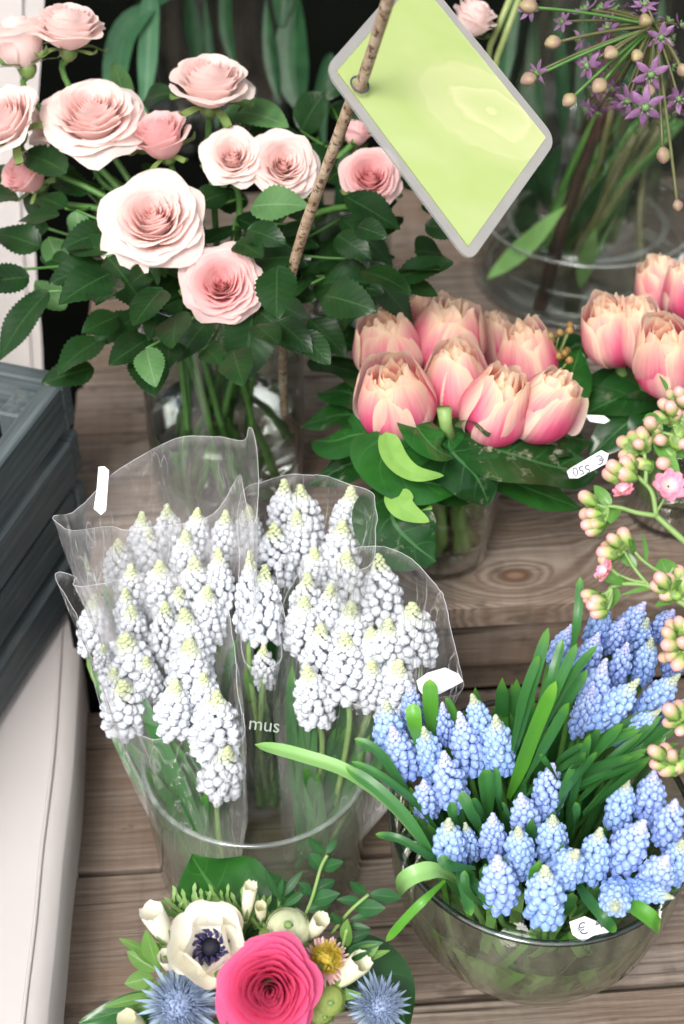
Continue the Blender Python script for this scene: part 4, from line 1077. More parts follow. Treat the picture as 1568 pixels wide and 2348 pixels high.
BB = [((480, 1325), (395, 1570), 150, .262, 0), ((700, 1335), (560, 1540), 165, .262, 1), ((575, 1430), (500, 1600), 150, .255, 2), ((430, 1520), (330, 1740), 170, .248, 1),
 ((600, 1575), (530, 1790), 150, .246, 3), ((470, 1670), (360, 2010), 200, .238, 1), ((660, 1790), (430, 2060), 200, .232, 0), ((270, 1470), (165, 1680), 130, .250, 1),
 ((745, 1545), (680, 1770), 150, .250, 0), ((870, 1380), (770, 1530), 150, .258, 2), ((900, 1760), (690, 1980), 180, .236, 0), ((800, 1960), (545, 2140), 130, .225, 0), ((930, 1560), (850, 1750), 150, .25, 3),
 ((945, 1900), (800, 2060), 140, .228, 1), ((720, 1430), (640, 1620), 150, .25, 1), ((400, 1830), (310, 2080), 150, .225, 2)]
nb0 = len(heads)
for (tp, bp, wd, z, k) in BB: heads.append((cz(*tp), cz(*bp), wd * .3907, z, k))
cx_f = [h[0][0] for h in heads[:nb0]]
up = [i for i in range(nb0) if heads[i][0][1] < 1800]; lo = [i for i in range(nb0) if heads[i][0][1] >= 1800]; bk = list(range(nb0, len(heads)))
labs = {}
for ids, tm in ((up, 'blue grape hyacinth, {} in the upper group of the round vase'), (lo, 'blue grape hyacinth, {} in the low group by the rim'), (bk, 'blue grape hyacinth, {} in the cluster behind the kalanchoe')):
    for i, l in zip(ids, rank_labels([heads[i][0][0] for i in ids], tm)): labs[i] = l
hroots = []
for i, (tp, bp, wd, z, k) in enumerate(heads):
    a = R.random() * 6; f = V((bB.x + cos(a) * R.random() * BR * .35, bB.y + sin(a) * R.random() * BR * .35, .014))
    ms = [[MB_BLUE[0], MB_BLUE[1]], [MB_BLUE[2], MB_LIL[0]], MB_LIL, [MB_LIL[1], MB_BLUE[3]]][k]
    t, b = hyacinth(tp, bp, wd, z, .038 if i < nb0 else .048, ms, labs[i], 'blue grape hyacinths in the round vase', f, i)
    hroots.append((tp[0], tp[1], t))
def near_root(x, y, roots): return min(roots, key=lambda r: (r[0] - x) ** 2 + (r[1] - y) ** 2)[2]

# strap leaves of the blue ones: tip first, then points down to the vase; (x, y, z)
SL = [
 ([(583, 1706, .172), (690, 1733, .176), (800, 1772, .172), (900, 1850, .155), (985, 1960, .128)], 34, 'strap_pale'),
 ([(792, 1757, .175), (870, 1812, .170), (945, 1890, .155), (1010, 1990, .13)], 28, 'strap'),
 ([(805, 1745, .180), (880, 1785, .175), (960, 1850, .150), (1020, 1930, .12)], 22, 'strap'),
 ([(812, 1693, .185), (865, 1722, .180), (915, 1790, .160), (970, 1880, .13)], 22, 'strap'),
 ([(860, 1912, .150), (920, 1925, .152), (990, 1968, .14), (1030, 2000, .12)], 20, 'strap'),
 ([(912, 2045, .128), (930, 2018, .145), (965, 2000, .150), (1010, 1998, .145), (1060, 2030, .12)], 42, 'strap_pale'),
 ([(884, 2158, .120), (930, 2105, .135), (975, 2060, .145), (1020, 2018, .14)], 20, 'strap_bright'),
 ([(985, 1556, .215), (988, 1620, .200), (990, 1700, .170)], 36, 'strap_bright'), ([(945, 1612, .205), (952, 1660, .195), (965, 1740, .16)], 36, 'strap_bright'),
 ([(1020, 1600, .205), (1040, 1640, .19), (1060, 1720, .16)], 22, 'strap_bright'),
 ([(1275, 1560, .245), (1232, 1660, .215), (1190, 1770, .17), (1165, 1830, .14)], 34, 'strap_bright'),
 ([(1257, 1438, .262), (1222, 1560, .235), (1185, 1690, .19), (1170, 1760, .15)], 28, 'strap'), ([(1236, 1500, .250), (1200, 1600, .225), (1175, 1720, .18)], 22, 'strap'),
 ([(1330, 1322, .275), (1324, 1420, .262), (1310, 1500, .24)], 20, 'strap'), ([(1370, 1478, .262), (1305, 1560, .24), (1240, 1680, .20), (1200, 1780, .15)], 24, 'strap'),
 ([(1345, 1535, .252), (1290, 1620, .23), (1230, 1720, .19)], 26, 'strap'), ([(1305, 1610, .235), (1250, 1710, .205), (1200, 1800, .16)], 26, 'strap'),
 ([(1322, 1475, .262), (1270, 1590, .235), (1230, 1690, .20)], 24, 'strap'), ([(1290, 1465, .255), (1262, 1560, .24), (1225, 1650, .21)], 22, 'strap'),
 ([(1110, 1762, .175), (1115, 1820, .160), (1120, 1900, .13)], 40, 'strap'), ([(1134, 1758, .178), (1142, 1830, .160), (1150, 1900, .13)], 24, 'strap'),
 ([(1055, 1816, .170), (1080, 1860, .16), (1110, 1920, .13)], 28, 'strap'), ([(1082, 1830, .168), (1105, 1870, .155), (1130, 1910, .13)], 24, 'strap'), ([(1032, 1838, .165), (1040, 1880, .155), (1060, 1930, .13)], 28, 'strap'),
 ([(1150, 1838, .165), (1170, 1880, .15), (1190, 1920, .13)], 14, 'strap'), ([(1322, 1752, .195), (1300, 1800, .18), (1270, 1880, .14)], 26, 'strap'), ([(1318, 1838, .172), (1320, 1880, .16), (1300, 1930, .13)], 22, 'strap'),
 ([(1512, 2130, .135), (1490, 2105, .145), (1440, 2070, .145), (1380, 2030, .13)], 42, 'strap_bright'), ([(1412, 2136, .135), (1380, 2100, .145), (1340, 2050, .14), (1310, 2000, .12)], 26, 'strap'),
 ([(1080, 2100, .125), (1060, 2020, .14), (1050, 1960, .13)], 26, 'strap'), ([(1130, 2080, .13), (1090, 2030, .135), (1060, 1990, .13)], 24, 'strap'), ([(1065, 1995, .155), (1072, 2040, .145), (1110, 2080, .12)], 22, 'strap'),
 ([(1010, 1960, .155), (1030, 1985, .15), (1090, 1990, .14)], 26, 'strap'), ([(1540, 2010, .16), (1500, 1990, .15), (1440, 1990, .13)], 30, 'strap_bright'),
 ([(1236, 1728, .20), (1260, 1760, .19), (1290, 1810, .16)], 16, 'strap'), ([(1020, 1470, .10), (1040, 1500, .1), (1060, 1530, .1)], 4, 'strap')]
SL.pop()
for j in range(26):     # long leaves lying under the back cluster
    rr = random.Random(900 + j); x0, y0 = 1330 + rr.random() * 230, 1620 + rr.random() * 130
    x2, y2 = 1180 + rr.random() * 160, 1800 + rr.random() * 90
    SL.append(([(x0, y0, .205 + rr.random() * .015), ((x0 + x2) / 2 + rr.uniform(-10, 10), (y0 + y2) / 2 + rr.uniform(-18, 6), .185), (x2, y2, .14)], 16 + rr.random() * 12, 'strap'))
for j in range(95):     # leaf tips standing between the heads
    rr = random.Random(700 + j); a = rr.random() * 2 * pi; r_ = sqrt(rr.random()) * BR * .92
    p0 = V((bB.x + cos(a) * r_ * .75, bB.y + sin(a) * r_ * .75, .085)); p1 = V((bB.x + cos(a) * r_, bB.y + sin(a) * r_, .135 + rr.random() * .028)); 
    q = p1 - EYE; px_, py_ = CX + F * q.dot(RT) / q.dot(FWD), CY - F * q.dot(UPV) / q.dot(FWD)
    mb = MB(); leaf(mb, p0, p1, .0062 + rr.random() * .003, nrm=V((cos(a) * .5, -1 + sin(a) * .5, .2)), prof=lambda u: prof_strap(u), fold=-.2, bow=.05, nu=8, nv=4, seed=j)
    mb.build('leaf', 'strap' if rr.random() < .9 else 'strap_bright', near_root(px_, py_, hroots[:nb0]))
for j, (pts, wd, mt) in enumerate(SL):
    sp = [Z(x, y, z) for x, y, z in reversed(pts)]; mb = MB(); w_ = wd * dep(sp[-1]) / F; rr = random.Random(j)
    leaf(mb, sp[0], sp[-1], w_, nrm=camvec(rr.uniform(-.4, .4), .5, .8), spine=sp, prof=prof_strap, fold=.28, nu=22, nv=6, seed=j)
    mb.build('leaf', mt, near_root(pts[0][0], pts[0][1], hroots))
# greenery standing in the vase water
for j in range(90):
    rr = random.Random(300 + j); a = rr.random() * 2 * pi; r1 = BR * (.55 + .32 * rr.random()); r0 = BR * .42 * rr.random(); a2 = a + rr.uniform(-.9, .9)
    p0 = V((bB.x + cos(a2) * r0, bB.y + sin(a2) * r0, .010)); p1 = V((bB.x + cos(a) * r1, bB.y + sin(a) * r1, .11))
    mb = MB(); leaf(mb, p0, p1, .006 + rr.random() * .003, nrm=V((cos(a), sin(a), 0)), prof=lambda u: .8, fold=.2, bow=.06, nu=8, nv=3, seed=j)
    mb.build('leaf', 'strap_pale' if rr.random() < .75 else 'strap_bright', hroots[j % nb0][2])

# white ones: sleeve groups
WA = [cv3(430, 1160) + cv3(430, 1420) + (70, .190), cv3(575, 1135) + cv3(590, 1340) + (62, .195), cv3(603, 1215) + cv3(612, 1400) + (70, .188), cv3(760, 1195) + cv3(745, 1440) + (62, .190),
 cv3(842, 1230) + cv3(890, 1490) + (96, .185), cv3(572, 1345) + cv3(602, 1570) + (118, .178), cv3(868, 1372) + cv3(872, 1610) + (104, .175), cv5(562, -5) + cv5(575, 190) + (100, .158),
 cv5(802, -10) + cv5(800, 220) + (88, .160), cv5(930, -40) + cv5(950, 130) + (72, .165), cv5(985, 35) + cv5(985, 320) + (108, .150), cv5(1045, 300) + cv5(1000, 480) + (96, .125), cv3(475, 1395) + cv3(470, 1500) + (40, .185),
 cv3(670, 1450) + cv3(690, 1620) + (60, .170), cv3(520, 1500) + cv3(530, 1660) + (60, .165)]
WB = [cv3(543, 908) + cv3(545, 1110) + (64, .215), cv3(650, 785) + cv3(650, 1000) + (62, .225), cv3(765, 752) + cv3(775, 970) + (66, .228), cv3(905, 770) + cv3(900, 980) + (62, .226),
 cv3(675, 850) + cv3(690, 1080) + (72, .215), cv3(850, 870) + cv3(855, 1110) + (74, .216), cv3(600, 1030) + cv3(610, 1220) + (74, .205), cv3(730, 1010) + cv3(745, 1240) + (80, .205),
 cv3(890, 990) + cv3(910, 1260) + (84, .205), cv3(1000, 950) + cv3(1005, 1230) + (66, .21), cv3(1035, 780) + cv3(1020, 1000) + (64, .225), cv3(950, 1130) + cv3(965, 1360) + (70, .195), cv3(820, 1130) + cv3(830, 1330) + (66, .195)]
WC = [cv3(1140, 757) + cv3(1130, 980) + (68, .222), cv3(1302, 635) + cv3(1308, 890) + (74, .232), cv3(1375, 660) + cv3(1405, 930) + (80, .230), cv3(1255, 838) + cv3(1265, 1100) + (82, .215),
 cv3(1360, 780) + cv3(1375, 1020) + (76, .22), cv3(1148, 960) + cv3(1145, 1340) + (66, .205), cv3(1215, 1028) + cv3(1210, 1370) + (76, .20), cv3(1208, 1395) + cv3(1210, 1570) + (52, .165),
 cv3(1610, 668) + cv3(1600, 930) + (84, .228), cv3(1570, 825) + cv3(1555, 1080) + (92, .218), cv3(1440, 950) + cv3(1450, 1150) + (70, .21)]
WD = [(705, 1315, 700, 1450, 76, .200), (697, 1368, 695, 1490, 82, .192), (757, 1340, 758, 1460, 80, .198), (795, 1265, 790, 1410, 92, .205), (868, 1270, 880, 1430, 88, .208), (805, 1380, 800, 1510, 92, .190),
 (790, 1452, 797, 1600, 100, .178), (890, 1420, 880, 1540, 88, .188), (945, 1382, 952, 1510, 98, .195), (915, 1515, 903, 1640, 92, .170), (853, 1515, 850, 1610, 76, .172), (703, 1528, 728, 1650, 84, .165), (735, 1430, 735, 1560, 80, .18), (850, 1440, 850, 1560, 80, .18)]
SLV = {'A': (bW + V((-.028, -.030, .012)), WA, 'the front left sleeve'), 'B': (bW + V((-.030, .030, .012)), WB, 'the misted back left sleeve'),
       'C': (bW + V((.004, .038, .012)), WC, 'the middle sleeve by the tulip jar'), 'D': (bW + V((.034, -.008, .012)), WD, 'the front right sleeve')}
k = 0
for key, (fc, lst, nm) in SLV.items():
    lb = rank_labels([q[0] + .01 * q[1] for q in lst], 'white grape hyacinth, {} in ' + nm)
    rts = []
    for q, l in zip(lst, lb):
        f = fc + V((R.uniform(-.009, .009), R.uniform(-.009, .009), 0))
        t, b = hyacinth(q[0:2], q[2:4], q[4] * 1.06, q[5], .040, MB_WHITE, l, 'white grape hyacinths in the wide vase', f, k, 'stem_pale'); k += 1
        rts.append((q[0], q[1], t, b))
    for j in range(38):
        rr = random.Random(k * 50 + j); src = rts[rr.randrange(len(rts))]; b = src[3]
        p0 = fc + V((rr.uniform(-.012, .012), rr.uniform(-.012, .012), 0)); tt = fc.lerp(b, rr.uniform(.62, 1.0)) + V((rr.uniform(-.012, .012), rr.uniform(-.014, .004), rr.uniform(-.02, .012)))
        mb = MB(); leaf(mb, p0, tt, .0062 + rr.random() * .0028, nrm=camvec(rr.uniform(-.9, .9), .2, 1), prof=prof_strap, fold=.25, bow=rr.uniform(-.05, .08), nu=10, nv=4, seed=j)
        mb.build('leaf', 'strap' if rr.random() < .95 else 'strap_bright', src[2])

# ------------------------------------------------------------------ cellophane sleeves
def sleeve(lab, loop, foot, rb, misty, seed):
    rr = random.Random(seed)
    P = [Z(x, y, z) for x, y, z in loop]; n0 = len(P)
    # closed catmull rom
    raw = []
    for i in range(n0):
        a, b, c, d = P[i - 1], P[i], P[(i + 1) % n0], P[(i + 2) % n0]
        for k_ in range(8):
            t = k_ / 8; raw.append(.5 * ((2 * b) + (c - a) * t + (2 * a - 5 * b + 4 * c - d) * t * t + (3 * b - a - 3 * c + d) * t ** 3))
    n = len(raw); mb = MB(); c = sum(raw, V()) / n
    angs = [math.atan2(p.y - c.y, p.x - c.x) for p in raw]
    a0 = angs[0]; sgn = 1 if sum((raw[i].x - c.x) * (raw[(i + 1) % n].y - c.y) - (raw[(i + 1) % n].x - c.x) * (raw[i].y - c.y) for i in range(n)) > 0 else -1
    def fn(u, v):
        x = (v + 1) / 2 * n; i = int(x) % n; p = raw[i]
        a = a0 + sgn * 2 * pi * x / n; b = foot + V((cos(a) * rb, sin(a) * rb, 0))
        q = b.lerp(p, u)
        # flared outwards a little half way, and gently creased
        m_ = sin(pi * u) ; o = V((p.x - c.x, p.y - c.y, 0)); 
        q += o * (.07 * m_) + o.normalized() * (.0015 * sin(a * 9 + u * 3) * m_ + .0035 * noise.noise(V((a * 2.5, u * 3, seed))) + .0015 * abs(noise.noise(V((a * 7, u * 4, seed + 3)))))
        return q
    mb.grid(fn, 26, n, closed=True)
    t = thing('plastic_sleeve', lab, 'plastic sleeve', foot, 'clear sleeves round the white grape hyacinths')
    mb.build('film', 'film_misty' if misty else 'film', t)
    ed = MB(); ed.tube([fn(1.0, -1 + 2 * i / n) for i in range(n)] + [fn(1.0, -1)], .00013, 4, caps=False); ed.build('cut_edge', 'film_edge', t)
    return t
mm = N('film_edge'); mm.pbr((.75, .77, .78), .2, None, .6, 0, finish=False)
p_ = [x for x in mm.t.nodes if x.type == 'BSDF_PRINCIPLED'][0]; tr_ = mm.n('BsdfTransparent'); mx_ = mm.n('MixShader'); mx_.inputs[0].default_value = .7
mm.set(mx_.inputs[1], tr_.outputs[0]); mm.set(mx_.inputs[2], p_.outputs[0]); mm.set(mm.out.inputs[0], mx_.outputs[0]); M['film_edge'] = mm.m
slA = sleeve('clear cone sleeve, lowest and nearest on the left, cut low over its flowers', [(128, 1320, .235), (172, 1322, .235), (186, 1345, .232), (300, 1322, .228), (420, 1318, .225), (500, 1330, .222), (528, 1430, .205), (543, 1560, .180), (548, 1690, .150), (430, 1680, .128), (345, 1690, .125), (262, 1655, .130), (215, 1560, .160), (190, 1440, .205)], SLV['A'][0], .016, False, 1)
slB = sleeve('tall misted sleeve with a white tag, behind on the left', [(122, 1184, .250), (178, 1170, .250), (262, 1085, .262), (400, 1008, .272), (500, 1002, .275), (556, 1010, .278), (583, 988, .285), (583, 1200, .250), (550, 1090, .252), (515, 1145, .240), (465, 1188, .232), (305, 1214, .228), (250, 1206, .232), (165, 1215, .245)], SLV['B'][0], .017, True, 2)
slC = sleeve('clear sleeve in the middle touching the tulip leaves', [(548, 1150, .230), (600, 1105, .245), (700, 1085, .252), (790, 1105, .252), (858, 1145, .248), (862, 1200, .240), (840, 1300, .225), (700, 1300, .195), (645, 1400, .180), (640, 1520, .165), (560, 1500, .165), (548, 1300, .205)], SLV['C'][0], .016, False, 3)
slD = sleeve('wide clear sleeve on the right, touching the blue grape hyacinths', [(642, 1282, .205), (735, 1290, .225), (850, 1248, .238), (950, 1290, .235), (1010, 1360, .225), (1036, 1460, .210), (1058, 1578, .185), (1000, 1600, .165), (900, 1625, .150), (790, 1600, .150), (700, 1520, .165), (650, 1400, .185)], SLV['D'][0], .018, False, 4)
slE = None
text('printed_word', 'mus', plane_frame(D(606, 1662, .80), camvec(1, -.12, 0), camvec(.12, 1, .0)), .0105, 'faint_ink', slC, .00005)

# ------------------------------------------------------------------ tags
def tag_card(lab, pts, txts, holder_nrm=(0, .3, 1), parent=None):
    P = [D(x, y, d) for x, y, d in pts]; n = (P[1] - P[0]).cross(P[2] - P[1]).normalized()
    if n.dot(EYE - P[0]) < 0: n = -n
    mb = MB(); mb.poly([p + n * .0002 for p in P]); mb.poly([p - n * .0002 for p in reversed(P)])
    k_ = len(P)
    for i in range(k_): mb.f.append((i, (i + 1) % k_, k_ + (k_ - 1 - (i + 1) % k_), k_ + (k_ - 1 - i)))
    t = thing('price_tag', lab, 'price tag', P[0]); mb.build('card', 'paper', t, smooth=False, fix=True)
    for (s, x, y, d, ux, uy, sz) in txts:
        text('print', s, plane_frame(D(x, y, d) + n * .0007, camvec(ux, uy, 0), camvec(-uy, ux, 0)), sz, 'ink', t, .00003)
    return t
dd_ = dep(Z(235, 1120, .25)) - .014
tag_card('blank narrow white tag clipped on the misted sleeve', [(226, 1070, dd_), (240, 1069, dd_), (250, 1078, dd_), (243, 1170, dd_), (232, 1180, dd_), (215, 1166, dd_), (222, 1120, dd_)], [])
tag_card('white price tag lying upside down on the collar leaf, reading 550', [(1312, 1070, dT - .06), (1378, 1032, dT - .06), (1395, 1040, dT - .06), (1390, 1062, dT - .06), (1325, 1096, dT - .062), (1305, 1096, dT - .062), (1299, 1080, dT - .062)],
         [('550', 1332, 1077, dT - .0615, -.93, -.20, .0072), ('€', 1375, 1052, dT - .061, -.93, -.20, .0075)])
tag_card('white tag half hidden among the dark leaves of the edge bouquet', [(1338, 950, dT - .01), (1385, 953, dT - .01), (1398, 964, dT - .01), (1385, 971, dT - .01), (1352, 966, dT - .01)], [])
dr = dep(Z(1330, 2130, .114)) - .006
tag_card('white euro price tag stuck on the rim of the round vase', [(1305, 2113, dr), (1340, 2100, dr), (1368, 2112, dr), (1396, 2136, dr + .004), (1360, 2144, dr), (1336, 2158, dr), (1312, 2142, dr)], [('€', 1335, 2130, dr - .0002, .95, .28, .0088), ('4', 1372, 2115, dr + .0005, .95, .28, .0088)])
dq = dep(Z(1010, 1560, .2)) - .002
tag_card('folded white paper corner on the right sleeve beside the blue flowers', [(955, 1560, dq + .006), (980, 1542, dq + .002), (1020, 1530, dq - .004), (1052, 1545, dq - .004), (1062, 1562, dq), (1010, 1590, dq), (975, 1600, dq + .004), (960, 1580, dq + .006)], [])
# ------------------------------------------------------------------ kalanchoe
dK = .735
def kal_sprig(lab, stems, buds, leaves, flowers, dk=dK):
    x, y = stems[0][0][0]; t = thing('kalanchoe_sprig', lab, 'kalanchoe', D(x, y, dk), 'kalanchoe sprigs at the edge')
    allp = []
    for pts, w_ in stems:
        P = catm([D(q[0], q[1], dk + (q[2] if len(q) > 2 else 0)) for q in pts], 6); allp += P
        mb = MB(); mb.tube(P, [w_ * dk / F / 2 * (1 - .35 * i / len(P)) for i in range(len(P))], 8); mb.build('stem', 'stem_pale', t)
    for i, (bx, by) in enumerate(buds):
        rr = random.Random(int(bx * 7 + by)); p = D(bx, by, dk + rr.uniform(-.008, .004)); n_ = min(allp, key=lambda q: (q - p).length)
        ax = (p - n_).normalized() * 1.2 + camvec(-.55, .55, -.05) * .9 + V((rr.uniform(-.3, .3), 0, rr.uniform(-.1, .3))); sc = rr.uniform(.0028, .0038)
        mb = MB(); mw = frame(ax, p - ax.normalized() * sc, sc, rr.random() * 6)
        def wob(an, z): return 1 + .06 * cos(an * 4 + z * 1.5)
        mb.lathe([(0, -1.3), (.45, -1.15), (.80, -.6), (.98, .1), (1.0, .8), (.86, 1.45), (.55, 1.85), (.2, 2.02), (0, 2.0)], 16, mw, (rr.random(), 0, 0), wob)
        o = mb.build('bud', 'kal_bud', t)
        cb = MB()
        for q in range(4):
            a = q * pi / 2 + .4; d = mw.to_3x3() @ V((cos(a), sin(a), 0)); 
            s0 = mw @ V((cos(a) * .3, sin(a) * .3, -1.2)); s1 = mw @ V((cos(a) * 1.02, sin(a) * 1.02, -.3)); s2 = mw @ V((cos(a) * 1.12, sin(a) * 1.12, .55))
            leaf(cb, s0, s2, sc * 1.0, nrm=d, spine=[s0, s1, s2], nu=6, nv=2, prof=prof_lance, seed=q)
        c_ = cb.build('calyx', 'sepal', None); c_.parent = o; c_.matrix_local = Matrix()
        ROOTLOC[o.name] = ROOTLOC[t.name]; c_.matrix_local = Matrix()
        mb = MB(); mb.tube(bez(p - ax.normalized() * sc * 2, (p - ax.normalized() * .012 + n_) / 2, n_, 5), .0011, 6); mb.build('bud_stalk', 'stem_pale', t)
    for i, (x0, y0, x1, y1, wd) in enumerate(leaves):
        mb = MB(); leaf(mb, D(x0, y0, dk + .002), D(x1, y1, dk + (-.006 if i % 2 else .008)), wd * dk / F, nrm=camvec((i % 3 - 1) * .4, .4, .8), prof=prof_ovate, bow=.08, seed=i); mb.build('leaf', 'kal_leaf', t)
    for (fx, fy, sz, fc) in flowers:
        ax = camvec(*fc); mw = frame(ax, D(fx, fy, dk - .006), sz * dk / F / 2); mb = MB()
        petal_fan(mb, mw, 8, 1.0, .78, .25, .3, 6, 6, .1, .15, seed=int(fx), r0=.1); petal_fan(mb, mw, 7, .78, .7, .75, .3, 6, 6, -.1, .2, seed=int(fy), r0=.08, z0=.02)
        petal_fan(mb, mw, 6, .62, .6, 1.25, .3, 6, 6, -.9, .2, seed=int(fy) + 3, r0=.16, z0=.0)
        mb.build('flower', 'kal_petal', t)
kal_sprig('uppermost kalanchoe sprig, tight pink buds beside the edge tulips', [([(1600, 1010), (1550, 1000), (1500, 985), (1475, 960)], 12), ([(1560, 1000), (1530, 1020), (1515, 1045)], 8), ([(1550, 1000), (1540, 940), (1560, 900)], 8)],
 [cv4(*p) for p in [(1412, 372), (1450, 345), (1490, 350), (1475, 288), (1505, 300), (1510, 245), (1545, 232), (1560, 265), (1458, 452), (1508, 450), (1545, 400), (1565, 470), (1500, 512), (1470, 560), (1440, 395), (1530, 330), (1560, 340)]],
 [(1500, 1000, 1570, 1050, 42), (1500, 1010, 1560, 1100, 36), (1530, 900, 1510, 860, 14), (1480, 950, 1520, 985, 32)], [])
kal_sprig('branching kalanchoe sprig with an open pink flower near the upside-down price tag', [([(1620, 1285), (1568, 1240), (1504, 1182)], 19), ([(1504, 1182), (1495, 1130), (1470, 1100), (1450, 1085)], 13), ([(1504, 1182), (1460, 1175), (1420, 1163), (1390, 1160)], 13), ([(1480, 1110), (1480, 1060), (1470, 1020), (1450, 1010)], 11), ([(1504, 1175), (1525, 1140)], 7)],
 [cv4(*p) for p in [(1290, 462), (1335, 440), (1375, 425), (1395, 458), (1358, 470), (1295, 522), (1318, 540), (1365, 560), (1300, 556), (1240, 572), (1225, 608), (1252, 606), (1290, 605), (1268, 590), (1112, 712), (1140, 790), (1120, 795), (1122, 842), (1150, 838), (1140, 872), (1440, 410)]],
 [(1400, 1160, 1362, 1112, 30), (1400, 1165, 1345, 1190, 34), (1395, 1165, 1370, 1230, 30), (1410, 1165, 1400, 1200, 40), (1465, 1075, 1440, 1040, 26), (1480, 1080, 1500, 1060, 30), (1440, 1100, 1410, 1090, 34)], [(1532, 1115, 74, (.1, .2, 1)), (1430, 1128, 52, (-.4, .8, .5))])
kal_sprig('kalanchoe sprig above the back blue cluster with one half open pink bud', [([(1600, 1405), (1550, 1375), (1490, 1345), (1440, 1338), (1400, 1345)], 14), ([(1490, 1345), (1460, 1310), (1440, 1280), (1425, 1250)], 9), ([(1480, 1335), (1450, 1330), (1420, 1318)], 8), ([(1600, 1340), (1530, 1320), (1480, 1290), (1455, 1265)], 10), ([(1530, 1322), (1545, 1300)], 8)],
 [cv4(*p) for p in [(1238, 905), (1258, 918), (1290, 885), (1212, 940), (1200, 968), (1198, 1002), (1225, 970), (1122, 1162), (1162, 1188), (1150, 1210), (1165, 1248), (1135, 1180)]],
 [(1460, 1300, 1405, 1255, 28), (1455, 1270, 1440, 1235, 22), (1480, 1290, 1470, 1220, 14), (1440, 1338, 1365, 1322, 26), (1410, 1345, 1400, 1395, 30), (1500, 1345, 1420, 1365, 10), (1540, 1340, 1515, 1280, 60)], [(1392, 1310, 56, (-.8, .3, .4))])
kal_sprig('kalanchoe bud cluster just left of the round dark leaf', [([(1600, 1395), (1560, 1370), (1530, 1350)], 10)],
 [cv4(*p) for p in [(1440, 1122), (1458, 1085), (1500, 1090), (1545, 1058), (1482, 1165), (1510, 1150), (1560, 1100)]], [(1550, 1370, 1500, 1390, 22), (1560, 1360, 1550, 1330, 34)], [])
kal_sprig('plump salmon kalanchoe buds at the edge over the blue cluster', [([(1620, 1480), (1580, 1470), (1545, 1460)], 11)],
 [cv4(*p) for p in [(1505, 1300), (1545, 1285), (1490, 1335), (1492, 1392), (1475, 1450), (1545, 1430), (1560, 1380), (1540, 1482), (1565, 1300), (1510, 1440)]], [(1560, 1450, 1530, 1420, 24)], [])
kal_sprig('four kalanchoe buds below the back blue cluster', [([(1620, 1650), (1580, 1645), (1550, 1640)], 9)],
 [cv6(*p) for p in [(1545, 108), (1500, 122), (1495, 182), (1550, 222)]], [], [])
kal_sprig('lowest kalanchoe buds, just above the front blue grape hyacinths', [([(1620, 1755), (1580, 1745), (1540, 1735)], 9)],
 [cv6(*p) for p in [(1430, 312), (1482, 305), (1435, 372), (1480, 400), (1535, 388), (1510, 330)]], [(1570, 1745, 1590, 1700, 34)], [])

# ------------------------------------------------------------------ alliums
dA = .86
def allium(lab, c, fl, buds, dk):
    rq = random.Random(77)
    fl = list(fl) + [(1340 + rq.random() * 250, rq.random() * 260, 50 + rq.random() * 22, .03 + rq.random() * .05) for _ in range(34)]
    t = thing('allium', lab, 'allium', V((bX.x, bX.y, bX.z + .02))); C0 = D(c[0], c[1], dk)
    for (x, y, sz, o) in fl:
        p = D(x, y, dk + o); rr = random.Random(int(x * 3 + y)); ax = (p - C0).normalized() + camvec(rr.uniform(-.4, .4), rr.uniform(-.3, .3), .9)
        mw = frame(ax, p, sz * .88 * dk / F / 2, rr.random() * 6); mb = MB(); petal_fan(mb, mw, 6, 1.0, .40, .12, .25, 6, 3, rr.uniform(-.3, .25), -.25, seed=int(x), r0=.08, pointed=True)
        f = mb.build('floret', 'allium', t); mb = MB(); mb.lathe([(0, -.05), (.17, .0), (.22, .14), (.12, .28), (0, .3)], 9, mw)
        for q in range(6):
            a = q * pi / 3 + .5; mb.tube([mw @ V((cos(a) * .12, sin(a) * .12, .05)), mw @ V((cos(a) * .34, sin(a) * .34, .34))], [.00025, .0005], 4)
        mb.build('ovary', 'ovary', t)
        mb = MB(); mb.tube(bez(mw @ V((0, 0, -.02)), (p + C0) / 2 + V((0, 0, .004)), C0, 8), .0008, 6); mb.build('stalk', 'stem_brown', t)
    for (x, y, sz, o) in buds:
        p = D(x, y, dk + o); ax = (p - C0).normalized(); mw = frame(ax, p, sz * dk / F / 2); mb = MB()
        def wob(an, z): return 1 + .10 * cos(an * 3)
        mb.lathe([(0, -1.1), (.5, -.95), (.92, -.3), (.95, .25), (.6, .85), (.15, 1.2), (0, 1.22)], 14, mw, (0, 0, 0), wob); mb.build('bud', 'allium_bud', t)
        mb = MB(); mb.tube(bez(p - ax * sz * dk / F * .5, (p + C0) / 2 + V((0, 0, .003)), C0, 8), .0010, 6); mb.build('stalk', 'stem' if int(x) % 3 == 0 else 'stem_brown', t)
    mb = MB(); mb.tube(catm([C0, C0 + V((0, .03, -.05)), V((bX.x + .02, bX.y - .01, bX.z + .16)), V((bX.x, bX.y, bX.z + .02))], 8), .0035, 8); mb.build('stem', 'stem_brown', t)
    return t
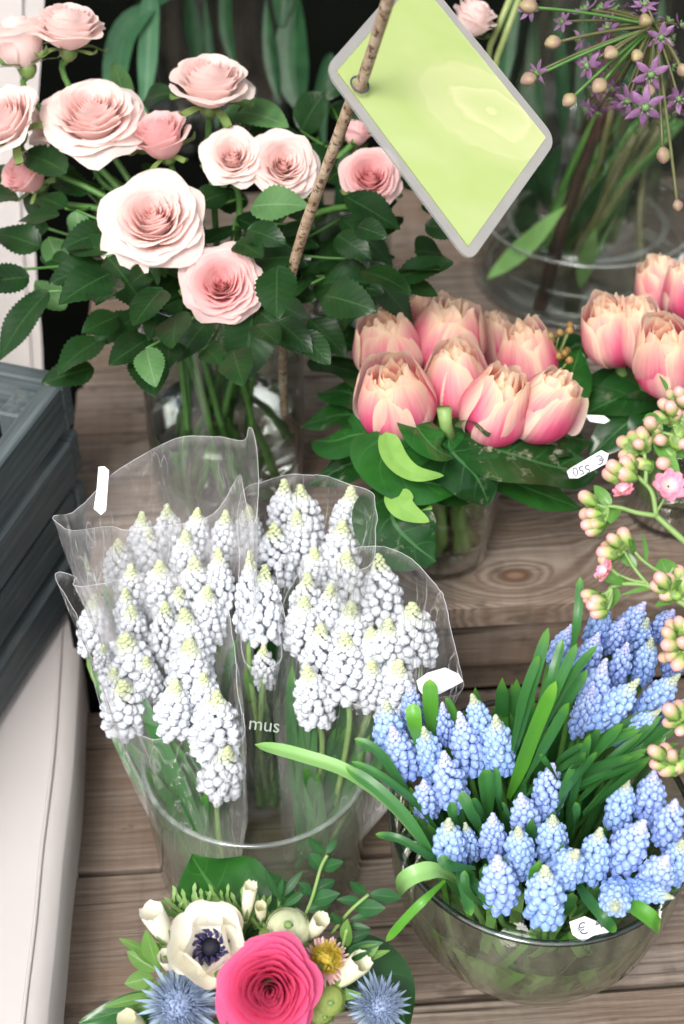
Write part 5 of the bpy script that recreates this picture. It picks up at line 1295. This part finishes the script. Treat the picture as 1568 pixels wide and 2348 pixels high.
allium('loose purple allium head with star florets over the big glass vase', (1500, 60, 0),
 [(1348, 150, 86, .0), (1385, 110, 70, .03), (1395, 65, 80, .02), (1430, 95, 70, .03), (1515, 85, 78, -.01), (1492, 170, 94, -.02), (1440, 230, 80, .01), (1478, 245, 104, -.02), (1425, 240, 70, .02), (1555, 225, 80, -.01), (1232, 165, 62, .0), (1290, 50, 60, .01), (1215, 20, 74, .0), (1478, 12, 70, .0), (1560, 60, 66, .02), (1540, 150, 70, .02), (1410, 190, 66, .04), (1380, 20, 70, .03), (1330, 90, 60, .03)],
 [(1268, 98, 34, -.01), (1305, 230, 32, -.01), (1374, 197, 36, -.01), (1400, 122, 34, -.02), (1460, 128, 30, -.02), (1212, 15, 38, -.02), (1479, 48, 32, -.03), (1487, 208, 28, -.02), (1520, 355, 34, -.01), (1212, 182, 34, .0), (1553, 470, 24, -.03), (1565, 160, 30, -.02)], dA)
# long stalks crossing beside the sign
st = thing('grass_stalks', 'two thin yellow-green stalks beside the green sign', 'stalk', Z(1130, 90, .3))
for (a, b) in (((1172, -10), (1124, 105)), ((1192, -10), (1140, 130))):
    mb = MB(); mb.tube([D(a[0], a[1], .95), D(*b, .97), D(b[0] - 25, b[1] + 190, 1.02)], .0022, 7); mb.build('stalk', 'stem_olive', st)

# dark stick and leaves in the bulbous vase
dX = dep(bX)
bsx = thing('black_stick', 'dark stick standing slanted in the large glass vase', 'stick', bX)
mb = MB(); mb.tube([V((Z(1236, 712, ZU + .012))), D(1300, 480, dX - .09), D(1375, 280, dX - .14), D(1400, 180, dX - .16)], [.0060, .0054, .0045, .004], 10); mb.build('shaft', 'black_stick', bsx)
xl_ = thing('leafy_branch', 'blurred green leaves and stems standing in the large glass vase', 'stems', bX + V((0, 0, .01)))
for i, (a, b, c, wd, o) in enumerate([((1115, 640), (1210, 560), (1300, 470), 46, -.05), ((1330, 660), (1345, 590), (1365, 520), 40, -.05), ((1290, 590), (1330, 500), (1400, 380), 52, -.02), ((1250, 480), (1250, 420), (1290, 330), 66, .03),
    ((1400, 560), (1380, 450), (1420, 300), 50, .0), ((1340, 520), (1390, 400), (1450, 250), 60, .02), ((1440, 520), (1450, 400), (1480, 250), 50, .03), ((1200, 540), (1210, 440), (1200, 330), 50, .04), ((1500, 480), (1500, 380), (1520, 260), 50, .02), ((1160, 560), (1200, 505), (1240, 500), 60, .05), ((1300, 640), (1350, 540), (1370, 430), 40, .02)]):
    mb = MB(); sp = [D(a[0], a[1], dX + o), D(b[0], b[1], dX - .04 + o), D(c[0], c[1], dX - .09 + o)]; leaf(mb, sp[0], sp[-1], wd * dX / F, nrm=camvec((i % 3 - 1) * .5, 0, 1), spine=sp, prof=prof_lance, nu=12, nv=4, seed=i); mb.build('leaf', 'shade_leaf' if i > 1 else 'strap_pale', xl_)
for i in range(16):
    rr = random.Random(i + 205); mb = MB(); p0 = D(1290 + rr.random() * 70, 520 + rr.random() * 60, dX - .03); p1 = D(1450 + rr.random() * 120, 260 + rr.random() * 60, dX - .09)
    mb.tube(bez(p0, (p0 + p1) / 2 + V((rr.uniform(-.01, .01), 0, rr.uniform(-.01, .01))), p1, 8), rr.uniform(.0022, .004), 6); mb.build('stem', 'stem' if i % 3 else 'stem_brown', xl_)
for i in range(14):
    rr = random.Random(i + 5); mb = MB(); p0 = bX + V((rr.uniform(-.05, .05), rr.uniform(-.04, .04), .015)); p1 = D(1390 + rr.random() * 170, 240 - rr.random() * 60, dX - .08 + rr.random() * .05)
    mb.tube(bez(p0, (p0 + p1) / 2 + V((rr.uniform(-.02, .02), 0, 0)), p1, 8), rr.uniform(.002, .0035), 6); mb.build('stem', 'stem' if i % 2 else 'stem_brown', xl_)
# hidden-vase stems
pj = thing('leafy_branch', 'green stems in the glass jar behind the tall vase', 'stems', bS + V((0, 0, .01)))
for i in range(9):
    rr = random.Random(i + 45); mb = MB(); p0 = bS + V((rr.uniform(-.02, .02), rr.uniform(-.02, .02), .012)); p1 = bS + V((rr.uniform(-.03, .03), rr.uniform(-.02, .02), .16))
    leaf(mb, p0, p1, .012, nrm=camvec(rr.uniform(-1, 1), 0, 1), prof=prof_lance, bow=.05, nu=8, nv=3, seed=i); mb.build('leaf', 'shade_leaf' if i % 3 else 'pale_leaf', pj)

# ------------------------------------------------------------------ background: bunches in shade
def bunch(lab, c, leaves, dk, seed, mat='shade_leaf'):
    t = thing('leafy_bunch', lab, 'foliage', D(c[0], c[1], dk))
    for i, (pts, wd) in enumerate(leaves):
        sp = [D(x, y, dk + (q[0] if q else 0)) for x, y, *q in pts]; mb = MB(); leaf(mb, sp[0], sp[-1], wd * dk / F, nrm=camvec((i % 3 - 1) * .5, 0, 1), spine=sp, prof=prof_strap if i % 2 else prof_lance, fold=.3, nu=14, nv=6, seed=i + seed); mb.build('leaf', mat, t)
    return t
bunch('broad blue-green tulip leaf arching over behind the roses', (275, 260), [([(282, 320), (268, 200), (285, 90), (330, 30), (400, -10, .02)], 78), ([(330, 260), (340, 120), (345, -20)], 46)], 1.14, 1, 'tulip_leaf')
bunch('hanging dark green leaves in the shade above the middle rose', (700, 240), [([(690, 262), (672, 130), (680, -30)], 92), ([(645, 60), (650, 0), (660, -60)], 50), ([(455, 180), (440, 60), (430, -40)], 40), ([(540, 160), (520, 60), (520, -40)], 34), ([(500, 300), (480, 150), (470, -10)], 30), ([(740, 330), (735, 220), (760, 120)], 36), ([(640, 240), (620, 120), (610, -10)], 34)], 1.22, 9)
bunch('dark green stems in the shade behind the alliums', (1240, 260), [([(1240, 330), (1225, 200), (1220, -20)], 44), ([(1150, 300), (1160, 150), (1180, -20)], 36), ([(1290, 330), (1285, 180), (1270, -20)], 40), ([(1330, 300), (1340, 180), (1350, -20)], 40), ([(1190, 420), (1200, 300), (1190, 150)], 30), ([(1420, 280), (1430, 150), (1400, -20)], 44), ([(1500, 280), (1510, 150), (1520, -20)], 44)], 1.30, 19)
for i, (px, py, r_, h_, lab) in enumerate([(560, 330, .055, .24, 'dim glass vase in the shade behind the roses'), (1290, 330, .06, .26, 'dim glass vase with a thick rim behind the alliums'), (420, 330, .04, .22, 'narrow dim glass vase in the shade behind the top roses')]):
    b = Z(px, py, ZU); b = V((b.x, min(b.y, yb - .12), ZU)); vase('background_vase', lab, b, [(r_ * .9, 0), (r_ * .95, .004), (r_, .05), (r_, h_)], .003)

# ------------------------------------------------------------------ posy
dP = dep(Z(600, 2200, .13)); print('dP', dP)
pf = Z(620, 2380, .02)
G3 = 'flowers in the mixed posy'
def pthing(name, lab, cat, x, y, d): return thing(name, lab, cat, pf + V((0, 0, 0)), G3)
def pstem(t, p, ax, mat='stem', r=.0022):
    mb = MB(); mb.tube(catm([p, p - ax * .02, p * .4 + (pf + V((0, 0, .02))) * .6, pf], 5), r, 7); mb.build('stem', mat, t)
# hot pink rose
t = pthing('garden_rose', 'big hot pink rose, the centre of the mixed posy', 'rose', 610, 2270, dP); ax = camvec(.03, .18, 1); p = D(618, 2272, dP - .034); rad = 113 * dP / F
link('bloom', rose_mesh('big', 77, 'rose_hot'), t, frame(ax, p - ax * rad * .2, rad / 1.06, 2.1, rad / .92)); calyx_mb(frame(ax, p, rad), rad, 5).build('calyx', 'sepal', t); pstem(t, p - ax * rad, ax, r=.003)
# anemone
t = pthing('anemone', 'white anemone with a dark navy centre, left of the pink rose', 'anemone', 480, 2170, dP); ax = camvec(-.02, .42, .9); p = D(482, 2170, dP - .006); rad = 112 * dP / F
mw = frame(ax, p - ax * rad * .25, rad, .4); mb = MB(); petal_fan(mb, mw, 5, 1.02, 1.25, .26, .12, 10, 10, .55, .28, seed=3, r0=.03); petal_fan(mb, mw, 5, .86, 1.02, .55, .12, 10, 10, .6, .25, seed=8, r0=.03)
mb.build('petals', 'cream_petal', t)
mb = MB(); mb.lathe([(.20, .10), (.20, .16), (.14, .25), (.06, .30), (0, .31)], 20, mw); mb.build('eye', 'anemone_eye', t)
mb = MB(); rr = random.Random(4)
for i in range(64):
    a = i * 2.4; r_ = .24 + .14 * (i % 5) / 4; d0 = mw @ V((cos(a) * .17, sin(a) * .17, .08)); d1 = mw @ V((cos(a) * r_, sin(a) * r_, .24 + rr.random() * .12)); mb.tube([d0, d1], .0003, 4)
    mb.lathe([(0, -1), (.8, -.5), (.9, .3), (0, 1)], 6, frame((d1 - d0), d1, .0011))
mb.build('stamens', 'stamen', t); pstem(t, p - ax * rad * .3, ax)
# ranunculus
def ranunc(x, y, wd, lab, mat='ranunculus', fc=(0, .5, 1)):
    t = pthing('ranunculus', lab, 'ranunculus', x, y, dP); ax = camvec(*fc); rad = wd / 2 * dP / F; p = D(x, y, dP); mb = MB(); mw = frame(ax, p, rad); rr = random.Random(int(x)); th = 0
    for i in range(22):
        f = i / 21; th += 2.4; ph0 = radians(10 + 14 * f) if i < 6 else radians(20 + 70 * f); col = (rr.random(), f, 0); R_ = .80 + .22 * f; cut = radians(8 + 62 * f ** 1.2)
        def fn(u, v):
            ph = radians(175) + (cut - radians(175)) * u * (1 - .05 * v * v); a = th + v * radians(75 - 20 * f); r = R_ * sin(ph) * (1 + .03 * v); z = R_ * cos(ph) * .92 + (.03 * u ** 4)
            return mw @ V((r * cos(a), r * sin(a), z))
        mb.grid(fn, 9, 9, col)
    mb.build('bloom', mat, t); mb = MB(); mb.lathe([(0, .60), (.17, .66), (.19, .78), (.13, .86), (0, .88)], 14, mw); mb.build('button_centre', 'frill', t)
    mb = MB()
    for i in range(5):
        a = 1.26 * i + .4; s0 = mw @ V((.1, 0, -1)); s = [mw @ V((cos(a) * .5, sin(a) * .5, -.98)), mw @ V((cos(a) * 1.08, sin(a) * 1.08, -.25)), mw @ V((cos(a) * 1.0, sin(a) * 1.0, .45))]; leaf(mb, s[0], s[2], rad * .7, nrm=(s[1] - p), spine=s, prof=prof_broad, nu=8, nv=4, seed=i)
    mb.build('calyx', 'frill', t); pstem(t, p - ax * rad, ax)
ranunc(660, 2132, 104, 'green-white ranunculus bud with a button centre, behind the pink rose', fc=(.05, .65, 1))
ranunc(752, 2292, 78, 'small green ranunculus bud low beside the pink rose', 'green_bloom', (.2, .1, 1))
ranunc(738, 2320, 60, 'tiny green bud at the lower right of the pink rose', 'green_bloom', (.3, -.2, 1))
# button chrysanthemum
t = pthing('chrysanthemum', 'yellow-green button chrysanthemum with a pink fringe', 'chrysanthemum', 748, 2200, dP); ax = camvec(.15, .55, 1); rad = 50 * dP / F; p = D(746, 2200, dP - .005); mw = frame(ax, p, rad)
mb = MB(); petal_fan(mb, mw, 26, 1.02, .20, -.55, .3, 6, 3, .5, -.2, seed=1, r0=.1, z0=-.2); petal_fan(mb, mw, 24, .95, .19, -.3, .3, 6, 3, .5, -.2, seed=2, r0=.1, z0=-.08); mb.build('outer_petals', 'mum_petal', t)
mb = MB()
for q in range(8): petal_fan(mb, mw, 26 - q * 2, .98 - q * .07, .17, -.02 + q * .17, .3, 5, 2, .8, -.1, seed=q + 20, r0=.05, z0=.02 + q * .03)
mb.build('middle_petals', 'mum_yellow', t)
mb = MB()
for i in range(110):
    f = i / 110; ph = math.acos(1 - f * .6); a = i * 2.4; d = V((sin(ph) * cos(a), sin(ph) * sin(a), cos(ph))); mb.lathe([(.05, 0), (.07, .3), (.055, .55), (0, .62)], 5, mw @ frame(d, d * .22, .62), (.5 * (i % 2), 0, 0))
mb.build('button_centre', 'mum_center', t); pstem(t, p - ax * rad * .5, ax)
# sea holly
def thistle(x, y, wd, lab, seed, dk, fc):
    t = pthing('sea_holly', lab, 'sea holly', x, y, dk); ax = camvec(*fc); rad = wd / 2 * dk / F; p = D(x, y, dk); mw = frame(ax, p, rad); rr = random.Random(seed); mb = MB(); mb.lathe([(0, -.5), (.3, -.4), (.42, 0), (.3, .4), (0, .5)], 16, mw); 
    for i in range(760):
        f = (i + .5) / 760; ph = math.acos(1 - f * 1.7); a = i * 2.39996; d = V((sin(ph) * cos(a), sin(ph) * sin(a), cos(ph))); d = (d + V((rr.uniform(-.13, .13), rr.uniform(-.13, .13), rr.uniform(-.1, .1)))).normalized()
        L = .20 + .50 * f ** 1.1 + rr.uniform(-.06, .12); mb.lathe([(.018, 0), (.019, L * .3), (.010, L * .75), (0.001, L)], 4, mw @ frame(d, d * .36, 1), (rr.random(), 0, 0))
        if i % 2 == 0: mb.lathe([(.0, 0), (.038, .04), (.03, .10), (0.0, .13)], 5, mw @ frame(d, d * .43, 1), (rr.random(), 0, 0))
    mb.build('flower_head', 'thistle', t); mb = MB()
    for i in range(26):
        a = i * 2 * pi / 26 + rr.uniform(-.1, .1); d = V((cos(a), sin(a), rr.uniform(-.35, .1))).normalized(); leaf(mb, mw @ (d * .3), mw @ (d * rr.uniform(1.0, 1.3)), rad * .11, nrm=ax, prof=prof_lance, nu=6, nv=2, seed=i)
    mb.build('bracts', 'thistle_core', t); pstem(t, p - ax * rad * .4, ax, 'thistle_core')
thistle(412, 2302, 178, 'spiky blue sea holly head to the left of the pink rose', 3, dP - .012, (-.1, .4, 1))
thistle(868, 2305, 140, 'dark spiky sea holly head on the right of the posy', 8, dP + .004, (.35, .2, 1))
# pale buds
def pale_bud(x0, y0, x1, y1, wd, lab, i, pet='cream_bud'):
    t = pthing('lisianthus_bud', lab, 'flower bud', x0, y0, dP); b, e = D(x0, y0, dP + .008), D(x1, y1, dP - .008); ax = e - b; L = ax.length; r_ = wd / 2 * dP / F; mb = MB()
    mw = frame(ax, b, 1.0)
    for q in range(5):
        a0 = q * 2 * pi / 5; col = (q / 5, 0, 0)
        def fn(u, v):
            a = a0 + v * .75 + u * 1.1; r = r_ * (.35 + .8 * sin(pi * min(1, u * .62 + .05))) * (1 + .35 * max(0, u - .75) * 4 * .5) ; return mw @ V((r * cos(a), r * sin(a), L * u * (1 - .08 * v * v) + .0008 * sin(v * 7 + q)))
        mb.grid(fn, 9, 5, col)
    mb.build('petals', pet, t); cb = MB()
    for q in range(5):
        a = q * 1.257; s = [mw @ V((cos(a) * r_ * .2, sin(a) * r_ * .2, -L * .05)), mw @ V((cos(a) * r_ * .85, sin(a) * r_ * .85, L * .2)), mw @ V((cos(a) * r_ * 1.1, sin(a) * r_ * 1.1, L * .5))]; leaf(cb, s[0], s[2], r_ * .7, nrm=s[1] - b, spine=s, prof=prof_lance, nu=6, nv=2)
    cb.build('calyx', 'frill', t); pstem(t, b, ax.normalized())
pale_bud(388, 2160, 345, 2085, 46, 'white ragged bud left of the anemone', 0, 'cream_petal'); pale_bud(562, 2112, 575, 2028, 26, 'slim pale green-white bud standing behind the anemone', 1); pale_bud(708, 2150, 738, 2105, 32, 'pale bud between the ranunculus and the sprig leaves', 2)
pale_bud(758, 2262, 832, 2200, 44, 'creamy twisted bud to the right of the button chrysanthemum', 3); pale_bud(395, 2225, 378, 2190, 30, 'small white petals below the anemone on the left', 4, 'cream_petal'); pale_bud(330, 2360, 288, 2335, 40, 'pale petal tip at the very bottom left of the posy', 5); pale_bud(600, 2110, 597, 2075, 22, 'tiny pale bud between the slim bud and the ranunculus', 6)
# frilly anemone bracts
fr = thing('frilly_greens', 'bright green cut leaves behind and under the anemone', 'foliage', pf, G3)
def frill(x0, y0, x1, y1, n, spread, wd, o=0):
    rq = random.Random(x0 + y1); wd *= .85
    mb = MB(); b = D(x0, y0, dP + .020 + o); e = D(x1, y1, dP + .010 + o); ax = e - b; sd = ax.cross(FWD).normalized()
    for i in range(n):
        k_ = (i / (n - 1) - .5) * 2; tip = b + ax * (1 - .25 * abs(k_) + rq.uniform(-.22, .12)) + camvec(0, 0, 1) * rq.uniform(-.004, .006) + sd * k_ * spread * ax.length; mid = b.lerp(tip, .55) - sd * k_ * .0 + camvec(0, 0, 1) * .003
        leaf(mb, b, tip, wd * dP / F, nrm=camvec(.2 * k_, .3, 1), spine=[b, mid, tip], prof=lambda u: prof_strap(u) * (1 + .22 * sin(u * 24)) * .7, nu=22, nv=3, fold=.2, seed=i)
    mb.build('cut_leaf', 'frill', fr)
for a in [(440, 2105, 385, 2040, 6, .55, 15), (470, 2090, 450, 2035, 4, .4, 14), (560, 2110, 515, 2030, 6, .5, 15), (585, 2130, 600, 2040, 6, .35, 15), (560, 2140, 545, 2060, 5, .4, 14), (640, 2160, 610, 2070, 5, .4, 14), (470, 2225, 395, 2210, 5, .5, 16), (500, 2245, 440, 2260, 5, .6, 16), (545, 2230, 500, 2262, 5, .5, 15), (560, 2240, 565, 2290, 4, .4, 15), (395, 2100, 400, 2040, 3, .3, 13), (520, 2090, 490, 2020, 4, .3, 12)]: frill(*a)
# large backing leaves and sprigs
gl_ = thing('galax_leaf', 'broad dark green pointed leaf behind the anemone', 'leaf', pf, G3)
mb = MB(); px_leaf(mb, [(560, 2150, .02), (520, 2080, .022), (470, 2010, .020), (438, 1958, .012)], 250, dP, camvec(-.1, .5, .9), prof=lambda u: (sin(pi * u ** .75)) ** .9 * (1 - .35 * smooth(.5, 1, u)) if 0 < u < 1 else 0, fold=.06, wave=.03, seed=2)
mb.build('blade', 'collar_leaf_clean', gl_)
mb = MB(); px_leaf(mb, [(520, 2130, .03), (600, 2050, .026), (690, 2075, .03)], 150, dP, camvec(.1, .5, .9), prof=prof_broad, fold=.06, wave=.03, seed=3); mb.build('blade', 'collar_leaf_clean', gl_)
gl2 = thing('galax_leaf', 'dark mottled leaf at the right edge of the posy, beside the sea holly', 'leaf', pf, G3)
mb = MB(); px_leaf(mb, [(760, 2260, .02), (830, 2230, .02), (900, 2270, .024), (935, 2370, .03)], 200, dP, camvec(.3, .4, .9), prof=prof_broad, fold=.05, wave=.03, seed=5); mb.build('blade', 'collar_leaf', gl2)
gl3 = thing('galax_leaf', 'dark leaf poking out at the lower left of the posy', 'leaf', pf, G3)
mb = MB(); px_leaf(mb, [(380, 2330, .02), (300, 2315, .02), (180, 2345, .02)], 100, dP, camvec(-.2, .5, .9), prof=prof_broad, fold=.08, wave=.03, seed=6); mb.build('blade', 'collar_leaf_clean', gl3)
def sprig(lab, spine, lv, mat, wd0=5, name='leafy_sprig'):
    t = thing(name, lab, 'foliage', pf, G3); P = catm([D(x, y, dP + o) for x, y, o in spine], 5); mb = MB(); mb.tube(P, .0009, 6); mb.build('stem', 'stem_pale', t)
    for i, (x0, y0, x1, y1, wd) in enumerate(lv):
        mb = MB(); b = D(x0, y0, dP + .003); n_ = min(P, key=lambda q: (q - b).length); leaf(mb, n_.lerp(b, .9), D(x1, y1, dP + (-.004, .006, .0)[i % 3]), wd * dP / F, nrm=camvec((i % 3 - 1) * .35, .3, .9), prof=prof_lance, bow=.05, fold=.22, seed=i); mb.build('leaf', mat, t)
sprig('dark pistache sprig rising between the posy and the wide vase', [(690, 2120, .01), (715, 2060, .0), (735, 1990, -.004), (750, 1960, -.006)],
 [(745, 1955, 705, 1918, 22), (748, 1955, 772, 1922, 18), (735, 1990, 708, 1955, 34), (740, 1990, 788, 1975, 30), (722, 2040, 768, 2018, 32), (712, 2050, 684, 2022, 28), (712, 2065, 780, 2048, 38), (700, 2085, 760, 2070, 34)], 'dark_leaf')
sprig('dark sprig reaching toward the blue vase', [(760, 2140, .01), (800, 2090, .0), (845, 2050, -.002)],
 [(840, 2048, 802, 2020, 26), (845, 2050, 922, 2058, 34), (830, 2065, 770, 2062, 22), (815, 2080, 885, 2082, 40), (800, 2110, 870, 2090, 18), (790, 2120, 850, 2128, 16), (780, 2120, 760, 2090, 30), (790, 2160, 850, 2135, 24), (800, 2180, 880, 2160, 22), (790, 2200, 850, 2180, 30)], 'dark_leaf')
sprig('olive green leaves on the left side of the posy', [(460, 2250, .015), (400, 2250, .008), (370, 2230, .004)],
 [(365, 2225, 335, 2130, 46), (360, 2225, 290, 2180, 40), (350, 2240, 285, 2255, 44), (345, 2180, 272, 2150, 22), (370, 2250, 310, 2300, 40), (360, 2210, 300, 2165, 26), (360, 2280, 235, 2310, 24), (380, 2290, 290, 2320, 36), (400, 2200, 355, 2160, 20)], 'olive_leaf')
sprig('bright olive leaves on the right side of the posy', [(740, 2220, .015), (780, 2180, .004), (795, 2130, -.002)],
 [(797, 2170, 797, 2105, 32), (800, 2210, 895, 2178, 22), (810, 2200, 870, 2165, 34), (745, 2235, 795, 2240, 26), (700, 2300, 745, 2330, 20), (760, 2290, 830, 2278, 24), (545, 2230, 580, 2190, 22)], 'olive_leaf')
sprig('dark narrow leaves standing behind the frilly greens', [(640, 2120, .015), (640, 2060, .008), (645, 2030, .004)],
 [(638, 2060, 608, 1990, 20), (642, 2060, 695, 1995, 20), (650, 2080, 700, 2040, 20), (640, 2070, 650, 2010, 16)], 'dark_leaf')
print('objects', len(bpy.data.objects))
